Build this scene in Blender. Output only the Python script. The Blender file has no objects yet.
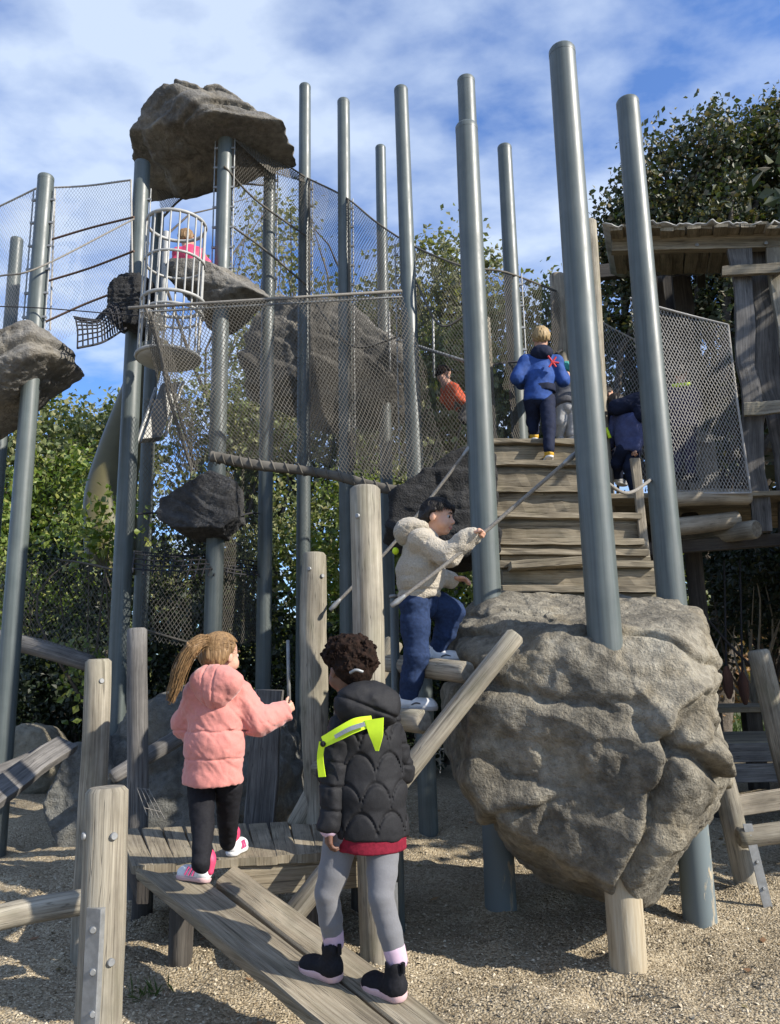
import bpy, math, random
import numpy as np
from mathutils import Matrix, Vector
random.seed(7); RNG = np.random.default_rng(7)
S = bpy.context.scene; COL = S.collection
R = math.radians

# ------------------------------------------------------------------ camera
F, W, H, EYE = 775.0, 780, 1024, 1.45
up_c = np.array([-73.0, 3915.0, -F]); up_c /= np.linalg.norm(up_c)
fw_c = np.array([0, 0, -1.0]); fw_c -= up_c * fw_c.dot(up_c); fw_c /= np.linalg.norm(fw_c)
rt_c = np.cross(fw_c, up_c)
C2W = np.array([rt_c, fw_c, up_c])
CAM = np.array([0, 0, EYE])
def ray(px, py):
    return C2W @ np.array([px - W / 2, H / 2 - py, -F])
def P(px, py, d):
    v = ray(px, py); return CAM + v * (d / v[1])
def PZ(px, py, z):
    v = ray(px, py); return CAM + v * ((z - EYE) / v[2])
cd = bpy.data.cameras.new('camera'); cam = bpy.data.objects.new('camera', cd); COL.objects.link(cam)
cd.sensor_fit = 'VERTICAL'; cd.sensor_height = 36; cd.lens = F / H * 36; cd.clip_end = 2000; cd.clip_start = .05
m4 = Matrix.Identity(4)
for i in range(3):
    for j in range(3): m4[i][j] = C2W[i][j]
m4.translation = CAM; cam.matrix_world = m4
S.camera = cam

# ------------------------------------------------------------------ noise
def _h(ix, iy, iz, seed):
    h = (ix.astype(np.uint32) * np.uint32(374761393) + iy.astype(np.uint32) * np.uint32(668265263)
         + iz.astype(np.uint32) * np.uint32(2246822519) + np.uint32((seed * 3266489917) & 0xffffffff))
    h ^= h >> np.uint32(15); h *= np.uint32(2246822519); h ^= h >> np.uint32(13); h *= np.uint32(3266489917); h ^= h >> np.uint32(16)
    return h.astype(np.float64) / 4294967295.0
def vnoise(p, seed=0):
    p = np.asarray(p, float); i = np.floor(p).astype(np.int64); f = p - i; u = f * f * (3 - 2 * f)
    r = 0
    for a in (0, 1):
        for b in (0, 1):
            for c in (0, 1):
                w = (u[..., 0] if a else 1 - u[..., 0]) * (u[..., 1] if b else 1 - u[..., 1]) * (u[..., 2] if c else 1 - u[..., 2])
                r = r + w * _h(i[..., 0] + a, i[..., 1] + b, i[..., 2] + c, seed)
    return r * 2 - 1
def fbm(p, o=4, seed=0, g=.5):
    s = 0; a = 1.0; p = np.asarray(p, float)
    for k in range(o):
        s = s + a * vnoise(p * (2.03 ** k) + 17.3 * k, seed + k); a *= g
    return s
def ridged(p, o=4, seed=0):
    s = 0; a = 1.0
    for k in range(o):
        s = s + a * (1 - 2 * np.abs(vnoise(p * (2.1 ** k) + 9.1 * k, seed + k))); a *= .5
    return s

# ------------------------------------------------------------------ materials
MATS = {}
def newmat(name):
    m = bpy.data.materials.new(name); m.use_nodes = True; nt = m.node_tree
    b = nt.nodes['Principled BSDF']; MATS[name] = m
    return m, nt, b
def nd(nt, t, **kw):
    n = nt.nodes.new(t)
    for k, v in kw.items():
        if k in n.inputs and not hasattr(n, k): n.inputs[k].default_value = v
        else: setattr(n, k, v)
    return n
def ramp(nt, stops, src):
    r = nt.nodes.new('ShaderNodeValToRGB'); e = r.color_ramp.elements
    while len(e) < len(stops): e.new(.5)
    for q, (pos, c) in zip(e, stops):
        q.position = pos; q.color = (c[0], c[1], c[2], 1) if len(c) > 1 else (c[0],) * 3 + (1,)
    nt.links.new(src, r.inputs[0]); return r
def coords(nt, kind='Object', scale=(1, 1, 1)):
    tc = nt.nodes.new('ShaderNodeTexCoord'); mp = nt.nodes.new('ShaderNodeMapping'); mp.inputs['Scale'].default_value = scale
    nt.links.new(tc.outputs[kind], mp.inputs[0]); return mp.outputs[0]
def noise(nt, vec, scale, detail=4, rough=.55, dist=0):
    n = nt.nodes.new('ShaderNodeTexNoise'); n.inputs['Scale'].default_value = scale; n.inputs['Detail'].default_value = detail
    n.inputs['Roughness'].default_value = rough; n.inputs['Distortion'].default_value = dist
    nt.links.new(vec, n.inputs['Vector']); return n.outputs['Fac']
def mathn(nt, op, a, b):
    n = nt.nodes.new('ShaderNodeMath'); n.operation = op
    for k, x in enumerate((a, b)):
        if isinstance(x, (int, float)): n.inputs[k].default_value = x
        else: nt.links.new(x, n.inputs[k])
    return n.outputs[0]
def bump(nt, b, hgt, strength=.5, dist=.01):
    n = nt.nodes.new('ShaderNodeBump'); n.inputs['Strength'].default_value = strength; n.inputs['Distance'].default_value = dist
    nt.links.new(hgt, n.inputs['Height']); nt.links.new(n.outputs[0], b.inputs['Normal']); return n
def mixc(nt, fac, a, b, mode='MIX'):
    n = nt.nodes.new('ShaderNodeMix'); n.data_type = 'RGBA'; n.blend_type = mode
    if isinstance(fac, (int, float)): n.inputs[0].default_value = fac
    else: nt.links.new(fac, n.inputs[0])
    for k, x in ((6, a), (7, b)):
        if isinstance(x, tuple): n.inputs[k].default_value = (*x[:3], 1)
        else: nt.links.new(x, n.inputs[k])
    return n.outputs[2]

def m_wood(name, lo, mid, hi, bs=.5, green=0.0):
    m, nt, b = newmat(name)
    v = coords(nt, 'UV', (1, 1, 1))
    oi = nt.nodes.new('ShaderNodeObjectInfo')
    va = nt.nodes.new('ShaderNodeVectorMath'); va.operation = 'ADD'
    cmb = nt.nodes.new('ShaderNodeCombineXYZ'); nt.links.new(mathn(nt, 'MULTIPLY', oi.outputs['Random'], 37), cmb.inputs[0]); nt.links.new(mathn(nt, 'MULTIPLY', oi.outputs['Random'], 11), cmb.inputs[2])
    nt.links.new(v, va.inputs[0]); nt.links.new(cmb.outputs[0], va.inputs[1])
    def sc(s):
        mp = nt.nodes.new('ShaderNodeMapping'); mp.inputs['Scale'].default_value = s; nt.links.new(va.outputs[0], mp.inputs[0]); return mp.outputs[0]
    grain = noise(nt, sc((110, 3.0, 1)), 1, 7, .7, .5)
    streak = noise(nt, sc((18, .8, 1)), 1, 4, .6, .3)
    blot = noise(nt, sc((5, 3, 1)), 1, 4, .6)
    crack = noise(nt, sc((30, .9, 1)), 1, 2, .5, .2)
    g = mathn(nt, 'ADD', mathn(nt, 'MULTIPLY', grain, .55), mathn(nt, 'MULTIPLY', streak, .45))
    r = ramp(nt, [(.36, lo), (.5, mid), (.64, hi)], g)
    r2 = ramp(nt, [(.3, (.5,)), (.62, (1.15,))], blot)
    c = mixc(nt, .8, r.outputs[0], r2.outputs[0], 'MULTIPLY')
    fine = mathn(nt, 'ABSOLUTE', mathn(nt, 'SUBTRACT', noise(nt, sc((26, .7, 1)), 1, 3, .55, .25), .5), 0)
    ck0 = ramp(nt, [(.24, (.2,)), (.30, (1.,))], crack); ck1 = ramp(nt, [(.002, (.35,)), (.010, (1.,))], fine)
    kv = nt.nodes.new('ShaderNodeTexVoronoi'); kv.inputs['Scale'].default_value = 1; nt.links.new(sc((7, 2.6, 1)), kv.inputs['Vector'])
    kn = ramp(nt, [(.04, (.4,)), (.12, (1.,))], kv.outputs['Distance'])
    class ck: outputs = [mathn(nt, 'MULTIPLY', mathn(nt, 'MULTIPLY', ck0.outputs[0], ck1.outputs[0]), kn.outputs[0])]
    c = mixc(nt, ck.outputs[0], tuple(x * .35 for x in lo), c)
    if green:
        gm = ramp(nt, [(.5, (0.,)), (.7, (green,))], noise(nt, sc((4, 2, 1)), 1.7, 5, .6))
        c = mixc(nt, gm.outputs[0], c, (.13, .14, .06))
    nt.links.new(c, b.inputs['Base Color']); b.inputs['Roughness'].default_value = .85
    hh = mathn(nt, 'ADD', mathn(nt, 'MULTIPLY', grain, .5), ck.outputs[0])
    bump(nt, b, hh, bs, .006)
    return m
m_wood('weathered_log', (.16, .135, .10), (.31, .275, .21), (.45, .41, .33), .5, .25)
m_wood('weathered_plank', (.13, .105, .07), (.27, .225, .155), (.40, .35, .26), .6, .15)
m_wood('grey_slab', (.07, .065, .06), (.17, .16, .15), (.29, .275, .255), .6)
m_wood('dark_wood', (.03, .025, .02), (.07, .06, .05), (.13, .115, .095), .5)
m_wood('pale_wood', (.25, .21, .15), (.42, .36, .27), (.55, .49, .39), .4)
def m_endgrain():
    m, nt, b = newmat('end_grain')
    v = coords(nt, 'UV')
    n = noise(nt, v, 30, 5, .6)
    r = ramp(nt, [(.3, (.12, .105, .08)), (.7, (.36, .32, .25))], n)
    nt.links.new(r.outputs[0], b.inputs['Base Color']); b.inputs['Roughness'].default_value = .9; bump(nt, b, n, .4, .004)
m_endgrain()
def m_rock(name, a, bcol, c, dark=.35, bs=.8, ochre=.25):
    m, nt, b = newmat(name); v = coords(nt)
    n1 = noise(nt, v, 2.2, 8, .62, .3); n2 = noise(nt, v, 14, 8, .68); n3 = noise(nt, v, 70, 4, .6); n4 = noise(nt, v, 1.3, 5, .6)
    r = ramp(nt, [(.3, a), (.5, bcol), (.72, c)], mathn(nt, 'ADD', mathn(nt, 'MULTIPLY', n1, .55), mathn(nt, 'MULTIPLY', n2, .45)))
    r4 = ramp(nt, [(.42, (dark,)), (.58, (1.,))], mathn(nt, 'ADD', mathn(nt, 'MULTIPLY', n4, .6), mathn(nt, 'MULTIPLY', n2, .4)))
    cc = mixc(nt, .75, r.outputs[0], r4.outputs[0], 'MULTIPLY')
    oc = ramp(nt, [(.52, (0.,)), (.7, (ochre,))], noise(nt, v, 3.1, 6, .6))
    cc = mixc(nt, oc.outputs[0], cc, (.30, .23, .12))
    sp = ramp(nt, [(.3, (.45,)), (.42, (1.,))], n3)
    cc = mixc(nt, .6, cc, sp.outputs[0], 'MULTIPLY')
    nt.links.new(cc, b.inputs['Base Color']); b.inputs['Roughness'].default_value = .9
    hgt = mathn(nt, 'ADD', mathn(nt, 'MULTIPLY', n2, 1.0), mathn(nt, 'MULTIPLY', n3, .6))
    bump(nt, b, hgt, bs, .04)
m_rock('boulder_rock', (.14, .122, .092), (.30, .268, .205), (.47, .435, .35), .3, .9, .32)
m_rock('tower_rock', (.14, .13, .115), (.25, .235, .21), (.38, .36, .32), .4)
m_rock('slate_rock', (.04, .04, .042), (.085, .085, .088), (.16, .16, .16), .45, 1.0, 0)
m_rock('shaded_rock', (.03, .03, .032), (.06, .06, .062), (.12, .12, .12), .5, .9, 0)  # near-black tone stands in for the shade on these rocks
m_rock('old_rock', (.12, .12, .11), (.21, .21, .19), (.32, .31, .28), .5)
m_rock('tan_rock', (.25, .22, .15), (.38, .34, .25), (.5, .45, .34), .7)
def m_steel():
    m, nt, b = newmat('pole_paint'); v = coords(nt)
    n = noise(nt, v, 5, 5, .6); r = ramp(nt, [(.3, (.10, .122, .118)), (.7, (.135, .158, .153))], n)
    v2 = coords(nt, 'Object', (60, 60, 1.5)); s = noise(nt, v2, 1, 3, .6)
    rs = ramp(nt, [(.3, (.74,)), (.55, (1.,)), (.74, (1.12,))], s)
    nt.links.new(mixc(nt, 1.0, r.outputs[0], rs.outputs[0], 'MULTIPLY'), b.inputs['Base Color'])
    rr = ramp(nt, [(.3, (.36,)), (.7, (.55,))], noise(nt, coords(nt, 'Object', (14, 14, 5)), 1, 6, .7)); nt.links.new(rr.outputs[0], b.inputs['Roughness'])
m_steel()
def m_peel():
    m, nt, b = newmat('peeling_pole'); v = coords(nt, 'Object', (9, 9, 2.2))
    n = noise(nt, v, 1, 6, .65, .4)
    tc = nt.nodes.new('ShaderNodeTexCoord'); sx = nt.nodes.new('ShaderNodeSeparateXYZ'); nt.links.new(tc.outputs['Object'], sx.inputs[0])
    k = ramp(nt, [(.585, (0.,)), (.63, (1.,))], mathn(nt, 'ADD', n, mathn(nt, 'MULTIPLY', sx.outputs[0], 1.2)))
    wd = ramp(nt, [(.3, (.40, .32, .20)), (.7, (.60, .53, .40))], noise(nt, coords(nt, 'Object', (60, 60, 4)), 1, 4))
    c = mixc(nt, k.outputs[0], (.17, .21, .22), wd.outputs[0]); nt.links.new(c, b.inputs['Base Color']); b.inputs['Roughness'].default_value = .7
    bump(nt, b, k.outputs[0], .4, .004)
m_peel()
def m_stub():
    m, nt, b = newmat('bare_pole'); v = coords(nt, 'Object', (40, 40, 3))
    n = noise(nt, v, 1, 6, .65, .4)
    r = ramp(nt, [(.25, (.28, .21, .12)), (.5, (.50, .42, .29)), (.72, (.62, .55, .42))], n); nt.links.new(r.outputs[0], b.inputs['Base Color']); b.inputs['Roughness'].default_value = .8
    bump(nt, b, n, .5, .006)
m_stub()
def m_plain(name, col, rough=.6, metal=0, var=.15, sc=30, bs=0, bd=.004, spec=.5, sheen=0):
    m, nt, b = newmat(name); v = coords(nt)
    n = noise(nt, v, sc, 4, .6)
    r = ramp(nt, [(.3, tuple(x * (1 - var) for x in col)), (.7, tuple(min(1, x * (1 + var)) for x in col))], n)
    nt.links.new(r.outputs[0], b.inputs['Base Color']); b.inputs['Roughness'].default_value = rough; b.inputs['Metallic'].default_value = metal
    b.inputs['Specular IOR Level'].default_value = spec
    if sheen: b.inputs['Sheen Weight'].default_value = sheen
    if bs: bump(nt, b, n, bs, bd)
    return m, nt, b
m_plain('galvanised', (.36, .365, .36), .55, .5, .25, 20)
m_plain('cage_paint', (.44, .44, .42), .5, 0, .15, 20)
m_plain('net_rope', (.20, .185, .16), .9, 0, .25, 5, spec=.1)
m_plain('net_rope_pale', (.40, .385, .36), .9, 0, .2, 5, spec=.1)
m_plain('black_rope', (.025, .025, .03), .9, 0, .2, 40)
m_plain('grey_rope', (.26, .24, .21), .9, 0, .3, 90, .5, .006)
m_plain('slide_shell', (.17, .15, .06), .5, 0, .2, 3)
m_plain('slide_edge', (.10, .13, .17), .4, 0, .2, 3)
m_plain('pink_cloth', (.72, .275, .235), .8, 0, .05, 45, .45, .006, .2, .3)
m_plain('black_quilt', (.016, .016, .018), .72, 0, .3, 200, .2, .002, .22)
def m_fleece():
    m, nt, b = m_plain('cream_fleece', (.60, .53, .42), .95, 0, .18, 110, 1.0, .012, .1, .3)
m_fleece()
m_plain('black_cloth', (.014, .014, .018), .8, 0, .3, 120, .2, .002, .2)
m_plain('grey_knit', (.27, .27, .285), .9, 0, .05, 150, .3, .002, .2, .2)
m_plain('red_cloth', (.22, .012, .03), .85, 0, .25, 80, .3, .004, .2)
m_plain('denim_blue', (.035, .065, .16), .85, 0, .3, 60, .35, .005, .2)
m_plain('navy_cloth', (.012, .018, .045), .8, 0, .25, 60, .2, .004, .2)
m_plain('royal_cloth', (.035, .09, .32), .75, 0, .25, 20, .2, .004, .2)
m_plain('slate_cloth', (.09, .11, .24), .8, 0, .2, 40, .2, .004, .2)
m_plain('purple_cloth', (.03, .02, .07), .85, 0, .2, 40)
m_plain('grey_cloth', (.10, .10, .11), .85, 0, .2, 40)
m_plain('pale_cloth', (.48, .48, .48), .85, 0, .1, 40)
m_plain('orange_cloth', (.75, .10, .025), .7, 0, .15, 40)
m_plain('hot_pink', (.75, .06, .16), .6, 0, .12, 40)
m_plain('neon', (.62, .85, .02), .6, 0, .05, 30)
m_plain('reflector', (.35, .36, .37), .35, .3, .15, 200)
m_plain('teal_cloth', (.05, .35, .32), .8, 0, .1, 40)
m_plain('white_shoe', (.72, .72, .72), .5, 0, .06, 40)
m_plain('pink_sole', (.70, .47, .47), .6, 0, .06, 40)
m_plain('rose', (.68, .10, .26), .6, 0, .1, 40)
m_plain('lilac_sock', (.66, .48, .60), .9, 0, .06, 60)
m_plain('yellow_shoe', (.75, .42, .02), .6, 0, .1, 40)
m_plain('eye_white', (.5, .47, .44), .35, 0, .02, 40)
m_plain('eye_dark', (.02, .012, .008), .15, 0, .02, 40)
m_plain('lip', (.55, .22, .19), .5, 0, .05, 40)
def m_skin(name, col):
    m, nt, b = m_plain(name, col, .5, 0, .08, 25, .08, .002, .35)
    b.inputs['Subsurface Weight'].default_value = .15; b.inputs['Subsurface Radius'].default_value = (.02, .008, .005); b.inputs['Subsurface Scale'].default_value = .3
m_skin('light_skin', (.62, .36, .26)); m_skin('tan_skin', (.56, .32, .22)); m_skin('brown_skin', (.17, .085, .055))
def m_hair(name, lo, hi, sc=(90, 90, 14), bs=.6, rough=.5, spec=.3):
    m, nt, b = newmat(name); n = noise(nt, coords(nt, 'Object', sc), 1, 4, .65, .5)
    r = ramp(nt, [(.3, lo), (.7, hi)], n); nt.links.new(r.outputs[0], b.inputs['Base Color']); b.inputs['Roughness'].default_value = rough; b.inputs['Specular IOR Level'].default_value = spec
    bump(nt, b, n, bs, .006)
m_hair('blond_hair', (.13, .07, .03), (.42, .26, .12)); m_hair('black_hair', (.006, .005, .004), (.03, .022, .018))
m_hair('curly_hair', (.006, .004, .003), (.035, .018, .012), (60, 60, 60), 1, .85, .12); m_hair('fair_hair', (.3, .2, .09), (.55, .4, .2))
def m_leaf(name, cols, trans=.3, gloss=.35):
    m, nt, b = newmat(name)
    g = nt.nodes.new('ShaderNodeNewGeometry')
    n = len(cols); r = ramp(nt, [(i / (n - 1), c) for i, c in enumerate(cols)], g.outputs['Random Per Island'])
    nt.links.new(r.outputs[0], b.inputs['Base Color']); b.inputs['Roughness'].default_value = gloss
    t = nt.nodes.new('ShaderNodeBsdfTranslucent')
    tcol = mixc(nt, 1.0, r.outputs[0], (1.3, 1.5, .5), 'MULTIPLY'); nt.links.new(tcol, t.inputs[0])
    mx = nt.nodes.new('ShaderNodeMixShader'); mx.inputs[0].default_value = trans
    nt.links.new(b.outputs[0], mx.inputs[1]); nt.links.new(t.outputs[0], mx.inputs[2])
    nt.links.new(mx.outputs[0], nt.nodes['Material Output'].inputs[0])
m_leaf('walnut_leaf', [(.018, .026, .012), (.03, .042, .018), (.045, .055, .022), (.07, .065, .03), (.10, .075, .04)], .18, .55)
m_leaf('olive_leaf', [(.05, .065, .025), (.08, .10, .035), (.12, .13, .05), (.15, .14, .06)], .25, .6)
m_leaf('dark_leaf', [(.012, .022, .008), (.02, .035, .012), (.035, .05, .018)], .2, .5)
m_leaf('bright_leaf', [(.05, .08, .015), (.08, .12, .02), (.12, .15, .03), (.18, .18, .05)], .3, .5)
m_leaf('pale_leaf', [(.10, .105, .055), (.14, .14, .075), (.19, .18, .10)], .3, .6)
m_leaf('rust_leaf', [(.16, .09, .05), (.22, .13, .07), (.15, .13, .06)], .25, .7)
m_leaf('grass_blade', [(.05, .09, .02), (.09, .14, .03), (.13, .16, .05)], .3, .6)
m_plain('bark', (.12, .10, .08), .95, 0, .35, 20, .8, .03)
m_leaf('chip', [(.20, .155, .095), (.34, .275, .18), (.47, .39, .27), (.64, .56, .42)], .0, .9)
def m_sand():
    m, nt, b = newmat('gravel'); v = coords(nt)
    vo = nt.nodes.new('ShaderNodeTexVoronoi'); vo.inputs['Scale'].default_value = 75; nt.links.new(v, vo.inputs['Vector'])
    n1 = noise(nt, v, 1.1, 5, .6); n2 = noise(nt, v, 42, 5, .7); n3 = noise(nt, v, 160, 3, .6)
    sx = nt.nodes.new('ShaderNodeSeparateColor'); nt.links.new(vo.outputs['Color'], sx.inputs[0])
    g = mathn(nt, 'ADD', mathn(nt, 'MULTIPLY', sx.outputs[0], .5), mathn(nt, 'MULTIPLY', n2, .5))
    r = ramp(nt, [(.2, (.24, .185, .115)), (.5, (.42, .345, .23)), (.8, (.60, .515, .375))], g)
    r1 = ramp(nt, [(.35, (.72,)), (.6, (1.05,))], n1)
    c = mixc(nt, .8, r.outputs[0], r1.outputs[0], 'MULTIPLY')
    nt.links.new(c, b.inputs['Base Color']); b.inputs['Roughness'].default_value = .95; b.inputs['Specular IOR Level'].default_value = .2
    hh = mathn(nt, 'SUBTRACT', mathn(nt, 'ADD', mathn(nt, 'MULTIPLY', n2, 1.2), mathn(nt, 'MULTIPLY', n3, .5)), mathn(nt, 'MULTIPLY', vo.outputs['Distance'], 1.2))
    bump(nt, b, hh, 1.0, .012)
m_sand()
def m_lawn():
    m, nt, b = newmat('lawn_soil'); v = coords(nt)
    r = ramp(nt, [(.3, (.035, .05, .015)), (.7, (.09, .10, .03))], noise(nt, v, 3, 6, .65)); nt.links.new(r.outputs[0], b.inputs['Base Color']); b.inputs['Roughness'].default_value = 1
m_lawn()

# ------------------------------------------------------------------ object helpers
class MB:
    def __init__(s): s.v = []; s.f = []; s.uv = []; s.mi = []; s.sm = []; s.n = 0; s.has_uv = False
    def add(s, V, Fc, uv=None, mi=0, sm=True):
        V = np.asarray(V, float).reshape(-1, 3); Fc = [np.asarray(f) + s.n for f in (Fc if isinstance(Fc, list) else [Fc])]
        s.v.append(V); 
        for f in Fc:
            s.f.append(f); s.mi.append(mi); s.sm.append(sm)
        s.n += len(V)
        if uv is not None:
            s.has_uv = True; s.uv.append(np.asarray(uv, float))
        else: s.uv.append(np.zeros((len(V), 2)))
        return s
    def build(s, name, mats, parent=None, loc=None, smooth=True):
        V = np.concatenate(s.v); root = loc
        if parent is not None:
            q = parent
            while q.parent: q = q.parent
            root = np.array(q.location)
        if root is None: root = np.zeros(3)
        root = np.asarray(root, float)
        me = bpy.data.meshes.new(name)
        ls = []; lt = []; mi = []; sm = []
        for f, m, q_ in zip(s.f, s.mi, s.sm):
            f = np.atleast_2d(f); sm.append(np.full(len(f), q_ and smooth)); ls.append(f.ravel()); lt.append(np.full(len(f), f.shape[1])); mi.append(np.full(len(f), m))
        ls = np.concatenate(ls).astype(np.int32); lt = np.concatenate(lt).astype(np.int32); mi = np.concatenate(mi).astype(np.int32)
        me.vertices.add(len(V)); me.vertices.foreach_set('co', (V - root).astype(np.float32).ravel())
        me.loops.add(len(ls)); me.loops.foreach_set('vertex_index', ls)
        me.polygons.add(len(lt)); st = np.concatenate([[0], np.cumsum(lt)[:-1]]).astype(np.int32)
        me.polygons.foreach_set('loop_start', st); me.polygons.foreach_set('loop_total', lt)
        me.polygons.foreach_set('material_index', mi)
        me.polygons.foreach_set('use_smooth', np.concatenate(sm))
        if s.has_uv:
            ul = me.uv_layers.new(name='UVMap'); uv = np.concatenate(s.uv)[ls]; ul.data.foreach_set('uv', uv.astype(np.float32).ravel())
        me.update(calc_edges=True); me.validate()
        for mm in ([mats] if isinstance(mats, str) else mats): me.materials.append(MATS[mm])
        o = bpy.data.objects.new(name, me); COL.objects.link(o)
        if parent is not None: o.parent = parent
        else: o.location = root
        return o
def tag(o, label=None, cat=None, group=None, kind=None):
    if label: o['label'] = label
    if cat: o['category'] = cat
    if group: o['group'] = group
    if kind: o['kind'] = kind
    return o
def thing(name, label, cat, loc, group=None):
    o = bpy.data.objects.new(name, None); COL.objects.link(o); o.location = loc; o.empty_display_size = .1
    return tag(o, label, cat, group)
def unit(v): v = np.asarray(v, float); return v / (np.linalg.norm(v) + 1e-12)
def frame(d, ref=(0, 0, 1)):
    d = unit(d); r = np.asarray(ref, float)
    if abs(d.dot(r)) > .95: r = np.array([0, 1.0, 0])
    a = unit(np.cross(r, d)); return a, np.cross(d, a), d
def spline(pts, n):
    pts = np.asarray(pts, float)
    if len(pts) == 2: t = np.linspace(0, 1, n)[:, None]; return pts[0] * (1 - t) + pts[1] * t
    q = np.vstack([2 * pts[0] - pts[1], pts, 2 * pts[-1] - pts[-2]]); out = []
    L = len(pts) - 1
    for t in np.linspace(0, L, n):
        i = min(int(t), L - 1); u = t - i; a, b, c, d = q[i:i + 4]
        out.append(.5 * ((2 * b) + (-a + c) * u + (2 * a - 5 * b + 4 * c - d) * u * u + (-a + 3 * b - 3 * c + d) * u ** 3))
    return np.array(out)
def tube(mb, path, rad, n=12, cap=True, wob=0, seed=0, mi=0, capmi=None, bev=0, flat=1.0, ref=(0, 0, 1)):
    path = np.asarray(path, float); k = len(path); rad = np.broadcast_to(np.asarray(rad, float), (k,)).copy()
    if bev:
        d0 = unit(path[1] - path[0]); d1 = unit(path[-1] - path[-2])
        path = np.vstack([path[0], path[0] + d0 * bev, path[1:-1], path[-1] - d1 * bev, path[-1]])
        rad = np.concatenate([[rad[0] - bev], [rad[0]], rad[1:-1], [rad[-1]], [rad[-1] - bev]]); k += 2
    T = np.gradient(path, axis=0); dd = path[-1] - path[0]; a, b, _ = frame(dd if np.linalg.norm(dd) > 1e-6 else path[1] - path[0], ref)
    th = np.linspace(0, 2 * np.pi, n, endpoint=False); V = []; UV = []
    s = np.concatenate([[0], np.cumsum(np.linalg.norm(np.diff(path, axis=0), axis=1))])
    for i in range(k):
        t = unit(T[i]); ai = unit(a - t * a.dot(t)); bi = np.cross(t, ai); a = ai
        rr = rad[i] * np.ones(n)
        if wob:
            q = np.stack([np.cos(th) * 1.1, np.sin(th) * 1.1, np.full(n, s[i] * 2.2)], 1) + seed * 7.7
            rr = rr * (1 + wob * fbm(q, 2, seed))
        V.append(path[i] + np.outer(rr * np.cos(th), ai) + np.outer(rr * np.sin(th) * flat, bi))
        UV.append(np.stack([th / (2 * np.pi) * 2 * np.pi * rad.max(), np.full(n, s[i])], 1))
    V = np.concatenate(V); UV = np.concatenate(UV)
    i, j = np.meshgrid(np.arange(k - 1), np.arange(n), indexing='ij'); i = i.ravel(); j = j.ravel(); j2 = (j + 1) % n
    Fc = np.stack([i * n + j, i * n + j2, (i + 1) * n + j2, (i + 1) * n + j], 1)
    mb.add(V, Fc, UV, mi)
    if cap:
        cm = mi if capmi is None else capmi
        for ring, fl in ((V[:n], True), (V[-n:], False)):
            c = ring.mean(0); rel = ring - c
            u = np.stack([rel @ a, rel @ b], 1); mb.add(ring, np.arange(n)[::-1][None] if fl else np.arange(n)[None], u, cm, False)
    return mb
def box(mb, c, ax, ay, az, mi=0, jit=0, sub=1, ch=0, wane=0, seed=0):
    """box centred c with half-axis vectors; long axis = ax (grain).  Chamfered cross-section, optional wavy (waney) edges."""
    c, ax, ay, az = (np.asarray(v, float) for v in (c, ax, ay, az))
    ly, lz, lx = np.linalg.norm(ay), np.linalg.norm(az), np.linalg.norm(ax); uy, uz = ay / ly, az / lz
    ch = ch or min(ly, lz, .02) * .22; n = 8; k = max(2, sub + 1)
    sec = [(ly, lz - ch), (ly - ch, lz), (-(ly - ch), lz), (-ly, lz - ch), (-ly, -(lz - ch)), (-(ly - ch), -lz), (ly - ch, -lz), (ly, -(lz - ch))]
    V = []; UV = []; per = np.cumsum([0] + [np.hypot(sec[(q + 1) % 8][0] - sec[q][0], sec[(q + 1) % 8][1] - sec[q][1]) for q in range(8)])
    for i, t in enumerate(np.linspace(-1, 1, k)):
        off = 0; w = 1
        if wane:
            q = np.array([[t * lx * 1.7 + seed * 3.1, seed * 1.7, .3]]); off = wane * fbm(q, 3, seed)[0]; w = 1 + wane / ly * .6 * fbm(q + 31, 3, seed + 5)[0]
        ring = np.array([c + ax * t + uy * (y * w + off) + uz * z for y, z in sec])
        if jit: ring += jit * (RNG.random(ring.shape) - .5)
        V.append(ring); UV += [(per[q], (t + 1) * lx) for q in range(8)]
    V = np.concatenate(V)
    i, j = np.meshgrid(np.arange(k - 1), np.arange(n), indexing='ij'); i = i.ravel(); j = j.ravel(); j2 = (j + 1) % n
    mb.add(V, np.stack([i * n + j, i * n + j2, (i + 1) * n + j2, (i + 1) * n + j], 1), UV, mi, False)
    uvc = np.array(sec) * 1.0
    mb.add(V[:n], np.arange(n)[::-1][None], uvc, mi, False); mb.add(V[-n:], np.arange(n)[None], uvc, mi, False)
    return mb
def bx(mb, lo, hi, **k):
    lo = np.asarray(lo, float); hi = np.asarray(hi, float); h = (hi - lo) / 2; o = np.argsort(-h)
    E = np.eye(3); box(mb, (lo + hi) / 2, E[o[0]] * h[o[0]], E[o[1]] * h[o[1]], E[o[2]] * h[o[2]], **k); return mb
def sphere(mb, c, r, n=12, mi=0, axes=None):
    th, ph = np.meshgrid(np.linspace(0, 2 * np.pi, n, endpoint=False), np.linspace(0, np.pi, n // 2 + 2)[1:-1], indexing='ij')
    D = np.stack([np.cos(th) * np.sin(ph), np.sin(th) * np.sin(ph), np.cos(ph)], -1); m = D.shape[1]
    D = np.concatenate([D.reshape(-1, 3), [[0, 0, 1], [0, 0, -1]]])
    A = np.eye(3) * r if axes is None else np.asarray(axes) * 1.0
    V = np.asarray(c) + D @ A
    i, j = np.meshgrid(np.arange(n), np.arange(m - 1), indexing='ij'); i = i.ravel(); j = j.ravel(); i2 = (i + 1) % n
    q = np.stack([i * m + j, i * m + j + 1, i2 * m + j + 1, i2 * m + j], 1); a = np.arange(n); b = (a + 1) % n
    mb.add(V, [q, np.stack([np.full(n, n * m), a * m, b * m], 1), np.stack([np.full(n, n * m + 1), b * m + m - 1, a * m + m - 1], 1)], None, mi); return mb
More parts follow.
